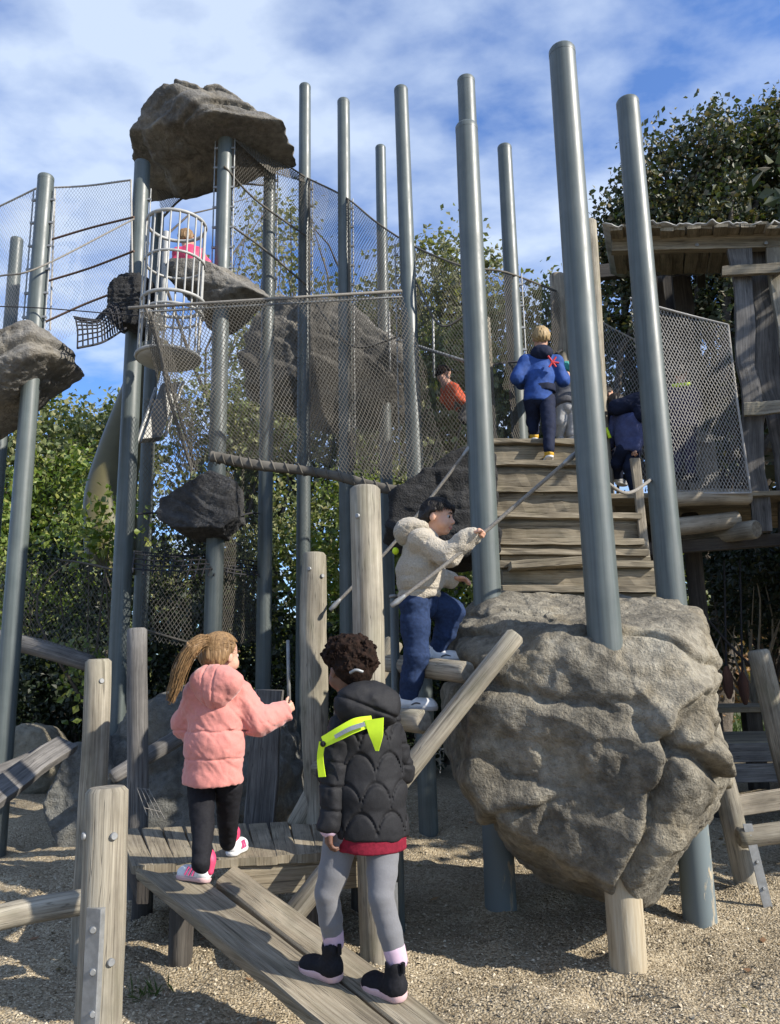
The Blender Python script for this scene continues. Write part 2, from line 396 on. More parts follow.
def bolt(parent, c, nrm, r=.014):
    a, b, d = frame(nrm); mb = MB(); tube(mb, [np.asarray(c) - d * .01, np.asarray(c) + d * .008], r, 10, bev=.003)
    return mb.build('bolt', 'galvanised', parent)

# logs, posts, planks -------------------------------------------------
def log_part(name, pts, rad, parent=None, mat='weathered_log', n=22, k=14, wob=.06, seed=None, bev=.015, loc=None):
    seed = random.randint(0, 999) if seed is None else seed
    path = spline(pts, k); rad = np.interp(np.linspace(0, 1, k), np.linspace(0, 1, len(np.atleast_1d(rad))), np.atleast_1d(rad))
    L = np.linalg.norm(path[-1] - path[0]); a, b, _ = frame(path[-1] - path[0])
    w = fbm(np.stack([np.linspace(0, L * 1.2, k), np.full(k, seed * .37), np.zeros(k)], 1), 2, seed) * .012 * min(L, 1.5)
    w *= np.sin(np.linspace(0, np.pi, k)); path = path + np.outer(w, a)
    mb = MB(); tube(mb, path, rad, n, wob=wob, seed=seed, capmi=1, bev=bev)
    return mb.build(name, [mat, 'end_grain'], parent, loc)
def post(label, top, base, r, cat='post', name='wooden_post', mat='weathered_log', bolts=(), group=None, r2=None, **kw):
    top = np.asarray(top, float); base = np.asarray(base, float); b0 = base.copy(); b0[2] -= .12
    t = thing(name, label, cat, base, group)
    log_part('log', [b0, (b0 + top) / 2, top], [r2 or r * 1.06, r], t, mat, **kw)
    for (h, az) in bolts:
        c = b0 + (top - b0) * h; dr = np.array([math.sin(R(az)), -math.cos(R(az)), 0]); bolt(t, c + dr * r * 1.0, dr)
    return t
POLES = []
def pole(label, pt, d, base=None, r=.085, mat='pole_paint', name='steel_pole', z0=-.1, lean=None):
    """pt: (px, py) of the top; base world (x,y); slightly tapering painted steel pole with a domed cap"""
    top = P(pt[0], pt[1], d); b = np.array([top[0], top[1], z0]) if base is None else np.array([base[0], base[1], z0])
    t = thing(name, label, 'pole', (b[0], b[1], max(0, z0)), None); POLES.append((t, top, b, r))
    mb = MB(); tube(mb, [b, b * .5 + top * .5, top], [r * 1.03, r * .98, r * .9], 28, cap=False); mb.build('shaft', mat, t)
    mc = MB(); rr = r * .9; tube(mc, [top - [0, 0, .03], top + [0, 0, .004], top + [0, 0, .016], top + [0, 0, .022]], [rr * 1.015, rr * 1.015, rr * .93, rr * .6], 28); mc.build('pole_cap', mat, t)
    return t, top, b
TONE = {'denim_blue': .7, 'rust_leaf': 2.0, 'slide_shell': .7, 'pale_metal': .4, 'shaded_rock': .5, 'black_quilt': 1.2, 'walnut_leaf': 1.9, 'olive_leaf': 2.0, 'bright_leaf': 1.9, 'pale_leaf': 1.7, 'net_rope': .75, 'grey_knit': .75, 'white_shoe': 1.25, 'boulder_rock': 1.25, 'neon': 1.3, 'light_skin': 1.1, 'tan_skin': 1.3, 'gravel': 1.2, 'chip': 1.2, 'net_rope_pale': 1.15, 'weathered_log': 1.1, 'weathered_plank': 1.15}  # rust leaves raised as if sunlit, darkest rock lowered for its shade

# ------------------------------------------------------------------ rocks: smooth-edged polyhedra with ledges and noise
def rock_mesh(mb, c, planes, seed=0, n=(200, 120), p=60, nfac=16, grooves=(), amp=.05, ledge=.03, ledge_n=5.0, fr=1.6, squash=(1, 1, 1), lax=(0, 0, 1)):
    """planes: list of (normal, distance from c)"""
    th, ph = np.meshgrid(np.linspace(0, 2 * np.pi, n[0], endpoint=False), np.linspace(.02, np.pi - .02, n[1]), indexing='ij')
    D = np.stack([np.cos(th) * np.sin(ph), np.sin(th) * np.sin(ph), np.cos(ph)], -1).reshape(-1, 3)
    D = np.concatenate([D, [[0, 0, 1], [0, 0, -1]]])
    acc = 0
    for nn, dd in planes:
        acc = acc + np.clip(D @ unit(nn) / dd, 0, None) ** p
    g = np.random.default_rng(seed)
    if nfac:
        fd = [unit(q_) for q_, _ in randplanes(seed, nfac, 1, 1)]
        for f_ in fd:
            rm = sum(np.clip((f_ @ unit(nn)) / dd, 0, None) ** p for nn, dd in planes) ** (-1.0 / p)
            acc = acc + np.clip(D @ f_ / (rm * g.uniform(1.0, 1.16)), 0, None) ** p
    r = acc ** (-1.0 / p); V = D * r[:, None]
    sz = np.mean([d for _, d in planes])
    q = V * (fr / sz) * .6 + seed * 5.3
    warp = fbm(q * .9 + 3, 3, seed + 20)
    la = unit(lax)
    lay = (V @ la) / sz * ledge_n + warp * .55
    fr_ = lay - np.floor(lay); idx = np.floor(lay)
    prof = np.minimum(fr_ / .78, 1.0) - np.clip((fr_ - .78) / .22, 0, 1)          # bulging beds with a sharp recess between
    bedoff = _h(idx.astype(np.int64) + 50, np.zeros(len(V), np.int64), np.zeros(len(V), np.int64), seed) - .5
    side = 1 - np.abs(D @ la) ** 3
    disp = amp * fbm(q, 5, seed, .52) + ledge * side * (prof * .9 + bedoff * 1.1) * (.6 + .8 * np.clip(fbm(q * 1.4 + 9, 2, seed + 3) + .5, 0, 1))
    rg = ridged(q * 1.5 + 40, 4, seed + 60); disp -= amp * .55 * np.clip(rg - .9, 0, 1) * 1.6      # cracks
    disp += amp * .14 * fbm(q * 9, 3, seed + 8) + amp * .30 * (np.abs(fbm(q * 4.2 + 5, 3, seed + 14)) - .3) * (.4 + .9 * np.clip(fbm(q * 1.1 + 21, 2, seed + 33) + .35, 0, 1)) - amp * .5 * np.clip(fbm(q * 6 + 2, 2, seed + 44) - .55, 0, 1)
    for gn, go, gw, gd in grooves:
        gn = unit(gn); e = V @ gn - go + sz * .10 * fbm(q * 1.3 + go * 7, 3, seed + 90)
        lim = np.clip(fbm(q * .9 + go * 11, 2, seed + 70) * 2 + .9, 0, 1)
        disp += lim * gd * (-np.exp(-(e / gw) ** 2) + .55 * np.exp(-((e - gw * 2.6) / (gw * 2.2)) ** 2))
    V = V + D * disp[:, None]
    V = V * np.asarray(squash) + np.asarray(c)
    a, b = n
    i, j = np.meshgrid(np.arange(a), np.arange(b - 1), indexing='ij'); i = i.ravel(); j = j.ravel(); i2 = (i + 1) % a
    Q = np.stack([i * b + j, i * b + j + 1, i2 * b + j + 1, i2 * b + j], 1)
    k = np.arange(a); k2 = (k + 1) % a
    mb.add(V, [Q, np.stack([np.full(a, a * b), k * b, k2 * b], 1), np.stack([np.full(a, a * b + 1), k2 * b + b - 1, k * b + b - 1], 1)])
    return V
def randplanes(seed, n, lo, hi, sx=(1, 1, 1)):
    g = np.random.default_rng(seed); out = []
    for k in range(n):
        z = 1 - 2 * (k + .5) / n; t = k * 2.399963 + g.random() * .8; s = math.sqrt(1 - z * z)
        d = np.array([s * math.cos(t), s * math.sin(t), z]); d = unit(d + (g.random(3) - .5) * .5)
        out.append((d, lo + (hi - lo) * g.random()))
    return out
def rock(name, label, c, planes, mat, loc=None, **kw):
    mb = MB(); rock_mesh(mb, c, planes, **kw)
    o = mb.build(name, mat, None, loc if loc is not None else np.asarray(c)); return tag(o, label, 'rock')

# ------------------------------------------------------------------ nets: every strand is real geometry
def polyres(pts, n):
    pts = np.asarray(pts, float); s = np.concatenate([[0], np.cumsum(np.linalg.norm(np.diff(pts, axis=0), axis=1))]); t = np.linspace(0, s[-1], n)
    return np.stack([np.interp(t, s, pts[:, k]) for k in range(3)], 1), s[-1]
def net_mesh(mb, top, bot, cu, cv, r, sag=0, diag=True, wig=.1, seed=0):
    _, Lt = polyres(top, 2); _, Lb = polyres(bot, 2); L = max(Lt, Lb); Hh = np.mean(np.linalg.norm(np.asarray(top)[[0, -1]] - np.asarray(bot)[[0, -1]], axis=1))
    nu = max(4, int(L / cu)); nv = max(4, int(Hh / cv))
    A, _ = polyres(top, nu + 1); B, _ = polyres(bot, nu + 1)
    t = np.linspace(0, 1, nv + 1)[None, :, None]
    G = A[:, None] * (1 - t) + B[:, None] * t
    nrm = unit(np.cross(A[-1] - A[0], B.mean(0) - A.mean(0)))
    uu = np.linspace(0, 1, nu + 1)[:, None]; tt = np.linspace(0, 1, nv + 1)[None]
    G = G + nrm * (sag * np.sin(np.pi * tt) * np.ones_like(uu))[..., None]
    wv = fbm(G * 1.1 + seed, 2, seed); G = G + nrm * (wv * wig * np.sin(np.pi * tt) ** .5)[..., None]
    G = G + np.array([1, 0, 0]) * (fbm(G * 2.1 + 7, 2, seed + 1) * cu * .5)[..., None] + np.array([0, 0, 1]) * (fbm(G * 1.7 + 3, 2, seed + 2) * cv * .7)[..., None]
    I, J = np.meshgrid(np.arange(nu), np.arange(nv), indexing='ij'); I = I.ravel(); J = J.ravel(); e = (I + J) % 2 == 0
    if diag:
        a = np.concatenate([G[I[e], J[e]], G[I[~e] + 1, J[~e]]]); b = np.concatenate([G[I[e] + 1, J[e] + 1], G[I[~e], J[~e] + 1]])
    else:
        a = np.concatenate([G[I, J], G[I, J]]); b = np.concatenate([G[I + 1, J], G[I, J + 1]])
    strands(mb, a, b, r)
    return G
def strands(mb, a, b, r):
    d = b - a; L = np.linalg.norm(d, axis=1, keepdims=True); d = d / np.maximum(L, 1e-9)
    a = a - d * r * .5; b = b + d * r * .5
    x = np.cross(d, [0.31, .9, .12]); x /= np.linalg.norm(x, axis=1, keepdims=True); y = np.cross(d, x); N = len(a); V = np.empty((N, 6, 3))
    for k in range(3):
        o = r * (math.cos(k * 2.0944) * x + math.sin(k * 2.0944) * y); V[:, k] = a + o; V[:, 3 + k] = b + o
    base = np.arange(N)[:, None] * 6
    q = np.concatenate([base + np.array([k, (k + 1) % 3, 3 + (k + 1) % 3, 3 + k])[None] for k in range(3)])
    mb.add(V.reshape(-1, 3), q)
def rope_obj(name, pts, r, mat='grey_rope', parent=None, n=30, sides=8, sag=0, loc=None):
    path = spline(pts, n)
    if sag: path[:, 2] -= sag * np.sin(np.linspace(0, np.pi, n))
    mb = MB(); tube(mb, path, r, sides); return mb.build(name, mat, parent, loc)
def net(label, panels, cu, cv, r, mat='net_rope', edges=(), sag=0, diag=True, er=.011, group=None, name='safety_net', wig=.08):
    loc = np.mean([np.asarray(p[1]).mean(0) for p in panels], axis=0)
    t = thing(name, label, 'net', loc, group); mb = MB()
    for k, (a, b) in enumerate(panels): net_mesh(mb, a, b, cu, cv, r, sag, diag, wig, seed=k + len(label))
    mb.build('netting', mat, t)
    for e in edges: rope_obj('edge_rope', e, er, mat, t)
    return t

# ------------------------------------------------------------------ vegetation
def leaves(mb, C, size, g, up=.35, aspect=.36, drop=.2):
    N = len(C); d = g.normal(size=(N, 3)); d[:, 2] -= drop; d /= np.linalg.norm(d, axis=1, keepdims=True)
    nr = g.normal(size=(N, 3)); nr[:, 2] += up * 2; s = np.cross(d, nr); s /= np.linalg.norm(s, axis=1, keepdims=True) + 1e-9; nn = np.cross(s, d)
    L = size * (.6 + .8 * g.random((N, 1))); w = L * aspect * (.8 + .4 * g.random((N, 1)))
    V = np.empty((N, 4, 3)); V[:, 0] = C; V[:, 1] = C + d * L * .45 + s * w + nn * w * .35; V[:, 2] = C + d * L; V[:, 3] = C + d * L * .45 - s * w + nn * w * .35
    b = np.arange(N)[:, None] * 4
    mb.add(V.reshape(-1, 3), np.concatenate([b + np.array([[0, 1, 2]]), b + np.array([[0, 2, 3]])]))
def tree(name, label, cat, base, blobs, nclump, nleaf, size, mat, trunk_r=.15, seed=0, spread=.35, group=None, limbs=10, bark='bark', drop=.2, up=.35):
    g = np.random.default_rng(seed); base = np.asarray(base, float)
    t = thing(name, label, cat, base, group)
    vol = np.array([b[1][0] * b[1][1] * b[1][2] for b in blobs]) ** .8; vol /= vol.sum()
    C = []
    for k in range(nclump):
        b = blobs[g.choice(len(blobs), p=vol)]; d = g.normal(size=3); d /= np.linalg.norm(d); rr = g.random() ** .38
        C.append(np.asarray(b[0]) + d * rr * np.asarray(b[1]))
    C = np.array(C); C = C[C[:, 2] > base[2] + .05]
    k = g.integers(0, len(C), nleaf); off = np.clip(g.normal(size=(nleaf, 3)), -1.7, 1.7) * spread * (.5 + 1.0 * g.random((len(C), 1))[k])
    Lp = C[k] + off; Lp = Lp[Lp[:, 2] > base[2] + .02]
    mb = MB(); leaves(mb, Lp, size, g, drop=drop, up=up); mb.build('crown', mat, t, smooth=False)
    mt = MB(); ctr = np.average([b[0] for b in blobs], axis=0, weights=vol); fork = base + (ctr - base) * .55 + np.array([0, 0, 0])
    if trunk_r > 0:
        tube(mt, spline([base - [0, 0, .15], base + (fork - base) * .5 + np.array([.06, .03, 0]) * (fork[2] - base[2]) * .4, fork], 10), np.linspace(trunk_r, trunk_r * .6, 10), 10, wob=.1, seed=seed)
        for q in g.choice(len(C), min(limbs, len(C)), replace=False):
            s0 = base + (fork - base) * (.55 + .45 * g.random()); e = C[q]; mid = s0 * .5 + e * .5 + g.normal(size=3) * .12 * np.linalg.norm(e - s0)
            tube(mt, spline([s0, mid, e], 8), np.linspace(trunk_r * .42, trunk_r * .06, 8), 6)
        mt.build('trunk', bark, t)
    return t

# ------------------------------------------------------------------ implicit surfaces (bodies, clothes, shoes, hair)
class Sdf:
    def __init__(s): s.ops = []; s.lo = np.full(3, 1e9); s.hi = -s.lo; s.disp = None
    def bb(s, c, r):
        s.lo = np.minimum(s.lo, np.asarray(c) - r); s.hi = np.maximum(s.hi, np.asarray(c) + r)
    def cone(s, a, b, ra, rb=None, k=.02, A=None):
        rb = ra if rb is None else rb; a = np.asarray(a, float); b = np.asarray(b, float); s.bb(a, ra * 1.4); s.bb(b, rb * 1.4); s.ops.append(('c', a, b, ra, rb, k, A)); return s
    def chain(s, pts, rs, k=.02):
        for i in range(len(pts) - 1): s.cone(pts[i], pts[i + 1], rs[i], rs[i + 1], k)
        return s
    def ell(s, c, r, A=None, k=.02, sub=False):
        c = np.asarray(c, float); r = np.asarray(r, float)
        if not sub: s.bb(c, r.max())
        s.ops.append(('x' if sub else 'e', c, r, np.eye(3) if A is None else np.asarray(A), k)); return s
    def cut(s, p, n, k=.006): s.ops.append(('p', np.asarray(p, float), unit(n), k)); return s
    def __call__(s, X):
        d = np.full(len(X), 10.0)
        def smin(a, b, k):
            h = np.clip(.5 + .5 * (b - a) / k, 0, 1); return b + (a - b) * h - k * h * (1 - h)
        for o in s.ops:
            if o[0] == 'c':
                _, a, b, ra, rb, k, A = o; Y = X - a; ba = b - a
                if A is not None: Y = Y @ A.T; ba = A @ ba
                t = np.clip(Y @ ba / max(ba @ ba, 1e-12), 0, 1); v = np.linalg.norm(Y - t[:, None] * ba, axis=1) - (ra + (rb - ra) * t)
                d = smin(d, v, k)
            elif o[0] in 'ex':
                _, c, r, A, k = o; q = (X - c) @ A.T; k0 = np.linalg.norm(q / r, axis=1); k1 = np.linalg.norm(q / r ** 2, axis=1); v = k0 * (k0 - 1) / np.maximum(k1, 1e-9)
                d = smin(d, v, k) if o[0] == 'e' else -smin(-d, v, k)
            else:
                _, p, n, k = o; d = -smin(-d, -((X - p) @ n), k)
        if s.disp is not None: d = d + s.disp(X)
        return d
    def mesh(s, res, mb, mi=0, pad=.02):
        lo = s.lo - pad; hi = s.hi + pad; n = np.maximum(4, np.ceil((hi - lo) / res).astype(int) + 1)
        ax = [lo[i] + res * np.arange(n[i]) for i in range(3)]
        D = np.empty(n)
        ch = max(1, int(300000 / (n[1] * n[2])))
        for i in range(0, n[0], ch):
            g = np.stack(np.meshgrid(ax[0][i:i + ch], ax[1], ax[2], indexing='ij'), -1); D[i:i + ch] = s(g.reshape(-1, 3)).reshape(g.shape[:3])
        V, Q = surfnet(D, lo, res)
        if len(V): mb.add(V, Q, None, mi)
        return mb
def surfnet(D, lo, h):
    ins = D < 0; n = D.shape; cs = tuple(k - 1 for k in n)
    cnt = np.zeros(cs, np.int8)
    for a in (0, 1):
        for b in (0, 1):
            for c in (0, 1): cnt += ins[a:a + cs[0], b:b + cs[1], c:c + cs[2]]
    act = (cnt > 0) & (cnt < 8); idx = np.full(cs, -1, np.int64); ids = np.argwhere(act); idx[act] = np.arange(len(ids))
    if not len(ids): return np.zeros((0, 3)), np.zeros((0, 4), int)
    acc = np.zeros((len(ids), 3)); w = np.zeros(len(ids)); cor = [(a, b, c) for a in (0, 1) for b in (0, 1) for c in (0, 1)]
    for p in cor:
        for q in cor:
            if sum(abs(np.subtract(p, q))) != 1 or p > q: continue
            dp = D[tuple((ids + p).T)]; dq = D[tuple((ids + q).T)]; m = (dp < 0) != (dq < 0)
            t = np.where(m, dp / np.where(m, dp - dq, 1), 0)[:, None]
            acc += np.where(m[:, None], np.array(p) + t * (np.array(q) - np.array(p)), 0); w += m
    V = lo + (ids + acc / w[:, None]) * h; Q = []
    for ax in range(3):
        u, v = (ax + 1) % 3, (ax + 2) % 3
        sl0 = [slice(None)] * 3; sl1 = [slice(None)] * 3; sl0[ax] = slice(0, -1); sl1[ax] = slice(1, None)
        A = ins[tuple(sl0)]; B = ins[tuple(sl1)]; e = np.argwhere(A != B)
        ok = (e[:, u] > 0) & (e[:, v] > 0) & (e[:, u] < n[u] - 1) & (e[:, v] < n[v] - 1); e = e[ok]
        def I(du, dv):
            k = e.copy(); k[:, u] -= du; k[:, v] -= dv; return idx[tuple(k.T)]
        q = np.stack([I(1, 1), I(0, 1), I(0, 0), I(1, 0)], 1); fl = ~A[tuple(e.T)]
        q[fl] = q[fl][:, ::-1]; Q.append(q)
    return V, np.concatenate(Q)

# ------------------------------------------------------------------ people
def hz(az): return np.array([math.sin(R(az)), math.cos(R(az)), 0.0])
def sdf_head(s, c, fwd, up, Hh):
    r = unit(np.cross(fwd, up)); u = np.cross(r, fwd); A = np.stack([r, fwd, u]); T = lambda x, y, z: c + Hh * (r * x + fwd * y + u * z)
    E = lambda p, q, k=.02, sub=False: s.ell(T(*p), np.array(q) * Hh, A, k * Hh * 5, sub)
    E((0, -.05, .12), (.37, .45, .39)); E((0, .10, -.14), (.30, .33, .36)); E((0, .26, -.40), (.12, .12, .10))
    for sg in (-1, 1):
        E((sg * .17, .24, -.2), (.14, .15, .15)); E((sg * .15, .50, .0), (.09, .09, .065), .012, True)
        E((sg * .375, -.03, -.06), (.045, .09, .13), .008)
    s.cone(T(0, .38, .02), T(0, .475, -.13), .03 * Hh, .055 * Hh, .03 * Hh); s.cone(T(-.05, .42, -.155), T(.05, .42, -.155), .04 * Hh, None, .02 * Hh)
    E((0, .385, -.275), (.11, .05, .028), .006); E((0, .375, -.325), (.095, .05, .03), .006)
    E((0, .43, -.30), (.14, .05, .008), .004, True)
    return A, T
def face_bits(body, c, fwd, up, Hh, brow):
    r = unit(np.cross(fwd, up)); u = np.cross(r, fwd); T = lambda x, y, z: c + Hh * (r * x + fwd * y + u * z)
    for sg in (-1, 1):
        m = MB(); sphere(m, T(sg * .15, .355, .0), .056 * Hh, 14); e = m.build('eye', 'eye_white', body)
        m = MB(); sphere(m, T(sg * .155, .380, -.002), .042 * Hh, 12); m.build('iris', 'eye_dark', body)
        m = MB(); tube(m, spline([T(sg * .07, .425, .09), T(sg * .15, .43, .115), T(sg * .24, .385, .085)], 8), [.008 * Hh, .018 * Hh, .02 * Hh, .02 * Hh, .02 * Hh, .016 * Hh, .012 * Hh, .006 * Hh], 6); m.build('eyebrow', brow, body)
    m = MB(); sphere(m, T(0, .415, -.3), 1, 14, axes=np.array([r * .1, fwd * .03, u * .045]) * Hh); m.build('lips', 'lip', body)
def sdf_hand(mb, w, d, nrm, thumb, sc=1.0, curl=.5, res=.0028, spread=.12, thumb_up=.9, mi=0):
    """w wrist, d hand direction, nrm palm normal, thumb = side the thumb leaves from"""
    d = unit(d); nrm = unit(np.asarray(nrm) - d * np.dot(nrm, d)); side = unit(np.cross(d, nrm)); side = side * (1 if side.dot(thumb) > 0 else -1)
    s = Sdf(); L = .055 * sc
    for k, (o, l, r) in enumerate([(.021, .050, .0072), (.007, .056, .0075), (-.008, .052, .0072), (-.021, .041, .0064)]):
        kn = w + d * L * (1 - .05 * abs(k - 1)) + side * o * sc
        s.cone(w + side * o * .55 * sc, kn, .0125 * sc, .0095 * sc, .012)
        p = kn; dirn = unit(d + side * o / .021 * spread); a = 0
        for q, (fr, rr) in enumerate([(.45, 1.0), (.31, .92), (.24, .82)]):
            a += curl * (.9 if q == 0 else 1.1); dv = unit(dirn * math.cos(a) + nrm * math.sin(a)); e = p + dv * l * fr * sc
            s.cone(p, e, r * rr * sc * 1.08, r * rr * sc * .95, .003); p = e
    b = w + d * .014 * sc + side * .018 * sc; t1 = b + unit(d * .55 + side * thumb_up + nrm * .25) * .026 * sc; t2 = t1 + unit(d * .9 + side * thumb_up * .55 + nrm * .3 * curl) * .024 * sc; t3 = t2 + unit(d + side * thumb_up * .2 + nrm * .4 * curl) * .019 * sc
    s.chain([b, t1, t2, t3], [.012 * sc, .0092 * sc, .0082 * sc, .0068 * sc], .006)
    s.cone(w - d * .035 * sc, w, .0165 * sc, .0165 * sc, .01)
    s.mesh(res, mb, mi, .01); return s
def wrinkle(amp, fr, seed, ax=(1, 1, 1)):
    ax = np.asarray(ax, float)
    return lambda X: amp * fbm(X * fr * ax, 3, seed)
def shoe(parent, heel, az, L, col, sole, high=.0, up=(0, 0, 1), w=.036, sole_h=.022, name='shoe', pitch=0, res=.0045):
    """heel: point on the ground under the heel"""
    f = hz(az); f = unit(f + np.array([0, 0, pitch])); up = unit(np.asarray(up, float) - f * np.dot(up, f)); r = np.cross(f, up); heel = np.asarray(heel, float)
    T = lambda x, y, z: heel + r * x + f * y + up * z
    A = np.stack([r, f, up])
    s = Sdf(); s.cone(T(0, .035, .042), T(0, L - .045, .028), w * 1.02, w * .98, .02); s.ell(T(0, L - .05, .03), (w * 1.08, .052, .032), A, .02); s.cone(T(0, .04, .05), T(0, .035, .075 + high), w * .95, w * .93 if high else w * .85, .03)
    s.ell(T(0, .035, .09 + high), (w * .72, w * .8, .03), A, .006, True)
    s.cut(T(0, 0, sole_h * .7), -up, .003)
    s.disp = wrinkle(.0025, 38, 3); m = MB(); s.mesh(res, m); sh = m.build(name, col, parent)
    q = Sdf(); q.cone(T(0, .035, .02), T(0, L - .047, .02), w * 1.06, w * 1.04, .02); q.ell(T(0, L - .052, .02), (w * 1.16, .058, .05), A, .02)
    q.cut(T(0, 0, 0), -up, .002); q.cut(T(0, L * .5, sole_h), up, .004); m = MB(); q.mesh(res, m); m.build('sole', sole, sh)
    return sh, T
def limb(mb, pts, rs, res, k=.03, disp=None, cuts=()):
    s = Sdf(); s.chain(pts, rs, k); s.disp = disp
    for c in cuts: s.cut(*c)
    s.mesh(res, mb); return s
def torso_ax(fwd, dep=1.35):
    r = unit(np.cross(fwd, [0, 0, 1])); f = unit(fwd); u = np.cross(r, f); return np.stack([r, f * dep, u]), r, f, u

# ------------------------------------------------------------------ light and sky
AZ, EL = 116.0, 33.0
SUN = np.array([math.sin(R(AZ)) * math.cos(R(EL)), math.cos(R(AZ)) * math.cos(R(EL)), math.sin(R(EL))])
ld = bpy.data.lights.new('sun', 'SUN'); ld.energy = 5.0; ld.angle = R(.53); ld.color = (1, .93, .82)
lo_ = bpy.data.objects.new('sun', ld); COL.objects.link(lo_); lo_.rotation_euler = Vector(-SUN).to_track_quat('-Z', 'Y').to_euler()
wd = bpy.data.worlds.new('World'); S.world = wd; wd.use_nodes = True; nt = wd.node_tree; bg = nt.nodes['Background']
sk = nt.nodes.new('ShaderNodeTexSky'); sk.sky_type = 'NISHITA'; sk.sun_disc = False; sk.sun_elevation = R(EL); sk.sun_rotation = R(AZ); sk.air_density = 1.0; sk.dust_density = .4; sk.ozone_density = 2.0
tc = nt.nodes.new('ShaderNodeTexCoord'); sx = nt.nodes.new('ShaderNodeSeparateXYZ'); nt.links.new(tc.outputs['Generated'], sx.inputs[0])
zz = mathn(nt, 'MAXIMUM', mathn(nt, 'ADD', sx.outputs[2], .12), .03)
cv = nt.nodes.new('ShaderNodeCombineXYZ'); nt.links.new(mathn(nt, 'DIVIDE', sx.outputs[0], zz), cv.inputs[0]); nt.links.new(mathn(nt, 'DIVIDE', sx.outputs[1], zz), cv.inputs[1])
mp = nt.nodes.new('ShaderNodeMapping'); mp.inputs['Scale'].default_value = (1.15, 1.5, 1); mp.inputs['Location'].default_value = (3.1, 1.7, 0); mp.inputs['Rotation'].default_value = (0, 0, R(22)); nt.links.new(cv.outputs[0], mp.inputs[0])
c1 = noise(nt, mp.outputs[0], 1.5, 6, .5, .15); c2 = noise(nt, mp.outputs[0], 6.0, 6, .55, .1)
cl = mathn(nt, 'ADD', mathn(nt, 'MULTIPLY', c1, .72), mathn(nt, 'MULTIPLY', c2, .28))
cr = ramp(nt, [(.40, (.06,)), (.49, (.40,)), (.60, (.78,))], cl)
lift = mixc(nt, 1.0, sk.outputs[0], (.68, 1.08, 1.66), 'MULTIPLY')
mx = mixc(nt, cr.outputs[0], lift, (5.6, 6.5, 7.8))
nt.links.new(mx, bg.inputs[0]); bg.inputs[1].default_value = .09
S.view_settings.view_transform = 'Standard'; S.view_settings.look = 'None'; S.view_settings.gamma = 1; S.view_settings.use_curve_mapping = False
S.view_settings.exposure = 0.72
S.render.engine = 'CYCLES'; S.cycles.max_bounces = 6; S.cycles.transparent_max_bounces = 8

# ------------------------------------------------------------------ ground: one sheet to the horizon, mounded gravel near the frame
MOUNDS = [(*PZ(a_, b_, 0)[:2], c_) for a_, b_, c_ in ((628.5, 962, 1), (700, 915, 1.2), (501, 908, 1.2), (379, 958, .9), (84, 958, 1.2), (429, 832, 1), (752, 895, 1), (104, 1040, 1), (210, 960, 1.6), (270, 985, 1.3), (160, 930, 1.4), (560, 900, 1.3), (610, 990, -1.2), (690, 960, -.9), (520, 990, .9))]
def gz(x, y):
    p = np.stack([np.asarray(x, float), np.asarray(y, float), np.zeros(np.shape(x))], -1)
    md = 0
    for (bx0, by0, s0) in MOUNDS: md = md + .035 * s0 * np.exp(-((p[..., 0] - bx0) ** 2 + (p[..., 1] - by0) ** 2) / (.15 ** 2))
    md = md * (1 + .8 * vnoise(p * 9, 4))
    fade = np.clip((14 - np.abs(p[..., 1])) / 3, 0, 1) * np.clip((9 - np.abs(p[..., 0])) / 3, 0, 1)
    return (.05 * fbm(p * 1.5, 3, 5) + .016 * fbm(p * 6, 3, 9) + .006 * fbm(p * 17, 2, 3)) * fade + md
xs = np.concatenate([-np.geomspace(3.6, 420, 40)[::-1], np.arange(-3.57, 4.6, .03), np.geomspace(4.6, 420, 40)])
ys = np.concatenate([[-60, -20, -8, -3, 0, 1.5, 2.3], np.arange(2.4, 9.5, .03), np.geomspace(9.6, 600, 60)])
X, Y = np.meshgrid(xs, ys, indexing='ij'); Z = gz(X, Y); a, b = X.shape
I, J = np.meshgrid(np.arange(a - 1), np.arange(b - 1), indexing='ij'); I = I.ravel(); J = J.ravel()
g = MB(); g.add(np.stack([X, Y, Z], -1).reshape(-1, 3), np.stack([I * b + J, (I + 1) * b + J, (I + 1) * b + J + 1, I * b + J + 1], 1))
tag(g.build('ground', 'gravel'), kind='structure')
N = 110000; gx = RNG.uniform(-2.6, 3.6, N); gy = 2.5 + 6.5 * RNG.random(N) ** 1.5
C = np.stack([gx, gy, gz(gx, gy) + .003], 1); cm = MB()
d = RNG.normal(size=(N, 3)); d[:, 2] *= .35; d /= np.linalg.norm(d, axis=1, keepdims=True); s = np.cross(d, RNG.normal(size=(N, 3)) * [.4, .4, 1]); s /= np.linalg.norm(s, axis=1, keepdims=True); nn = np.cross(d, s)
L = .0035 + .006 * RNG.random((N, 1)) ** 2 + .012 * RNG.random((N, 1)) ** 14; w = L * RNG.uniform(.35, .8, (N, 1)); V = np.empty((N, 5, 3))
for k, (i_, j_, q_) in enumerate([(1, 0, 0), (0, 1, 0), (-1, 0, 0), (0, -1, 0), (0, 0, 1)]): V[:, k] = C + d * L * i_ + s * w * j_ + nn * w * .7 * q_ * np.sign(nn[:, 2:3] + 1e-6)
bI = np.arange(N)[:, None] * 5
cm.add(V.reshape(-1, 3), [np.concatenate([bI + np.array([[i_, (i_ + 1) % 4, 4]]) for i_ in range(4)])])
tag(cm.build('wood_chips', 'chip', smooth=False), 'loose pale chips and gravel scattered over the playground floor', 'gravel', kind='stuff')
g2 = np.random.default_rng(77); nl = 130; lx = g2.uniform(-2.6, 3.4, nl); ly = 2.7 + 6 * g2.random(nl); fm = MB()
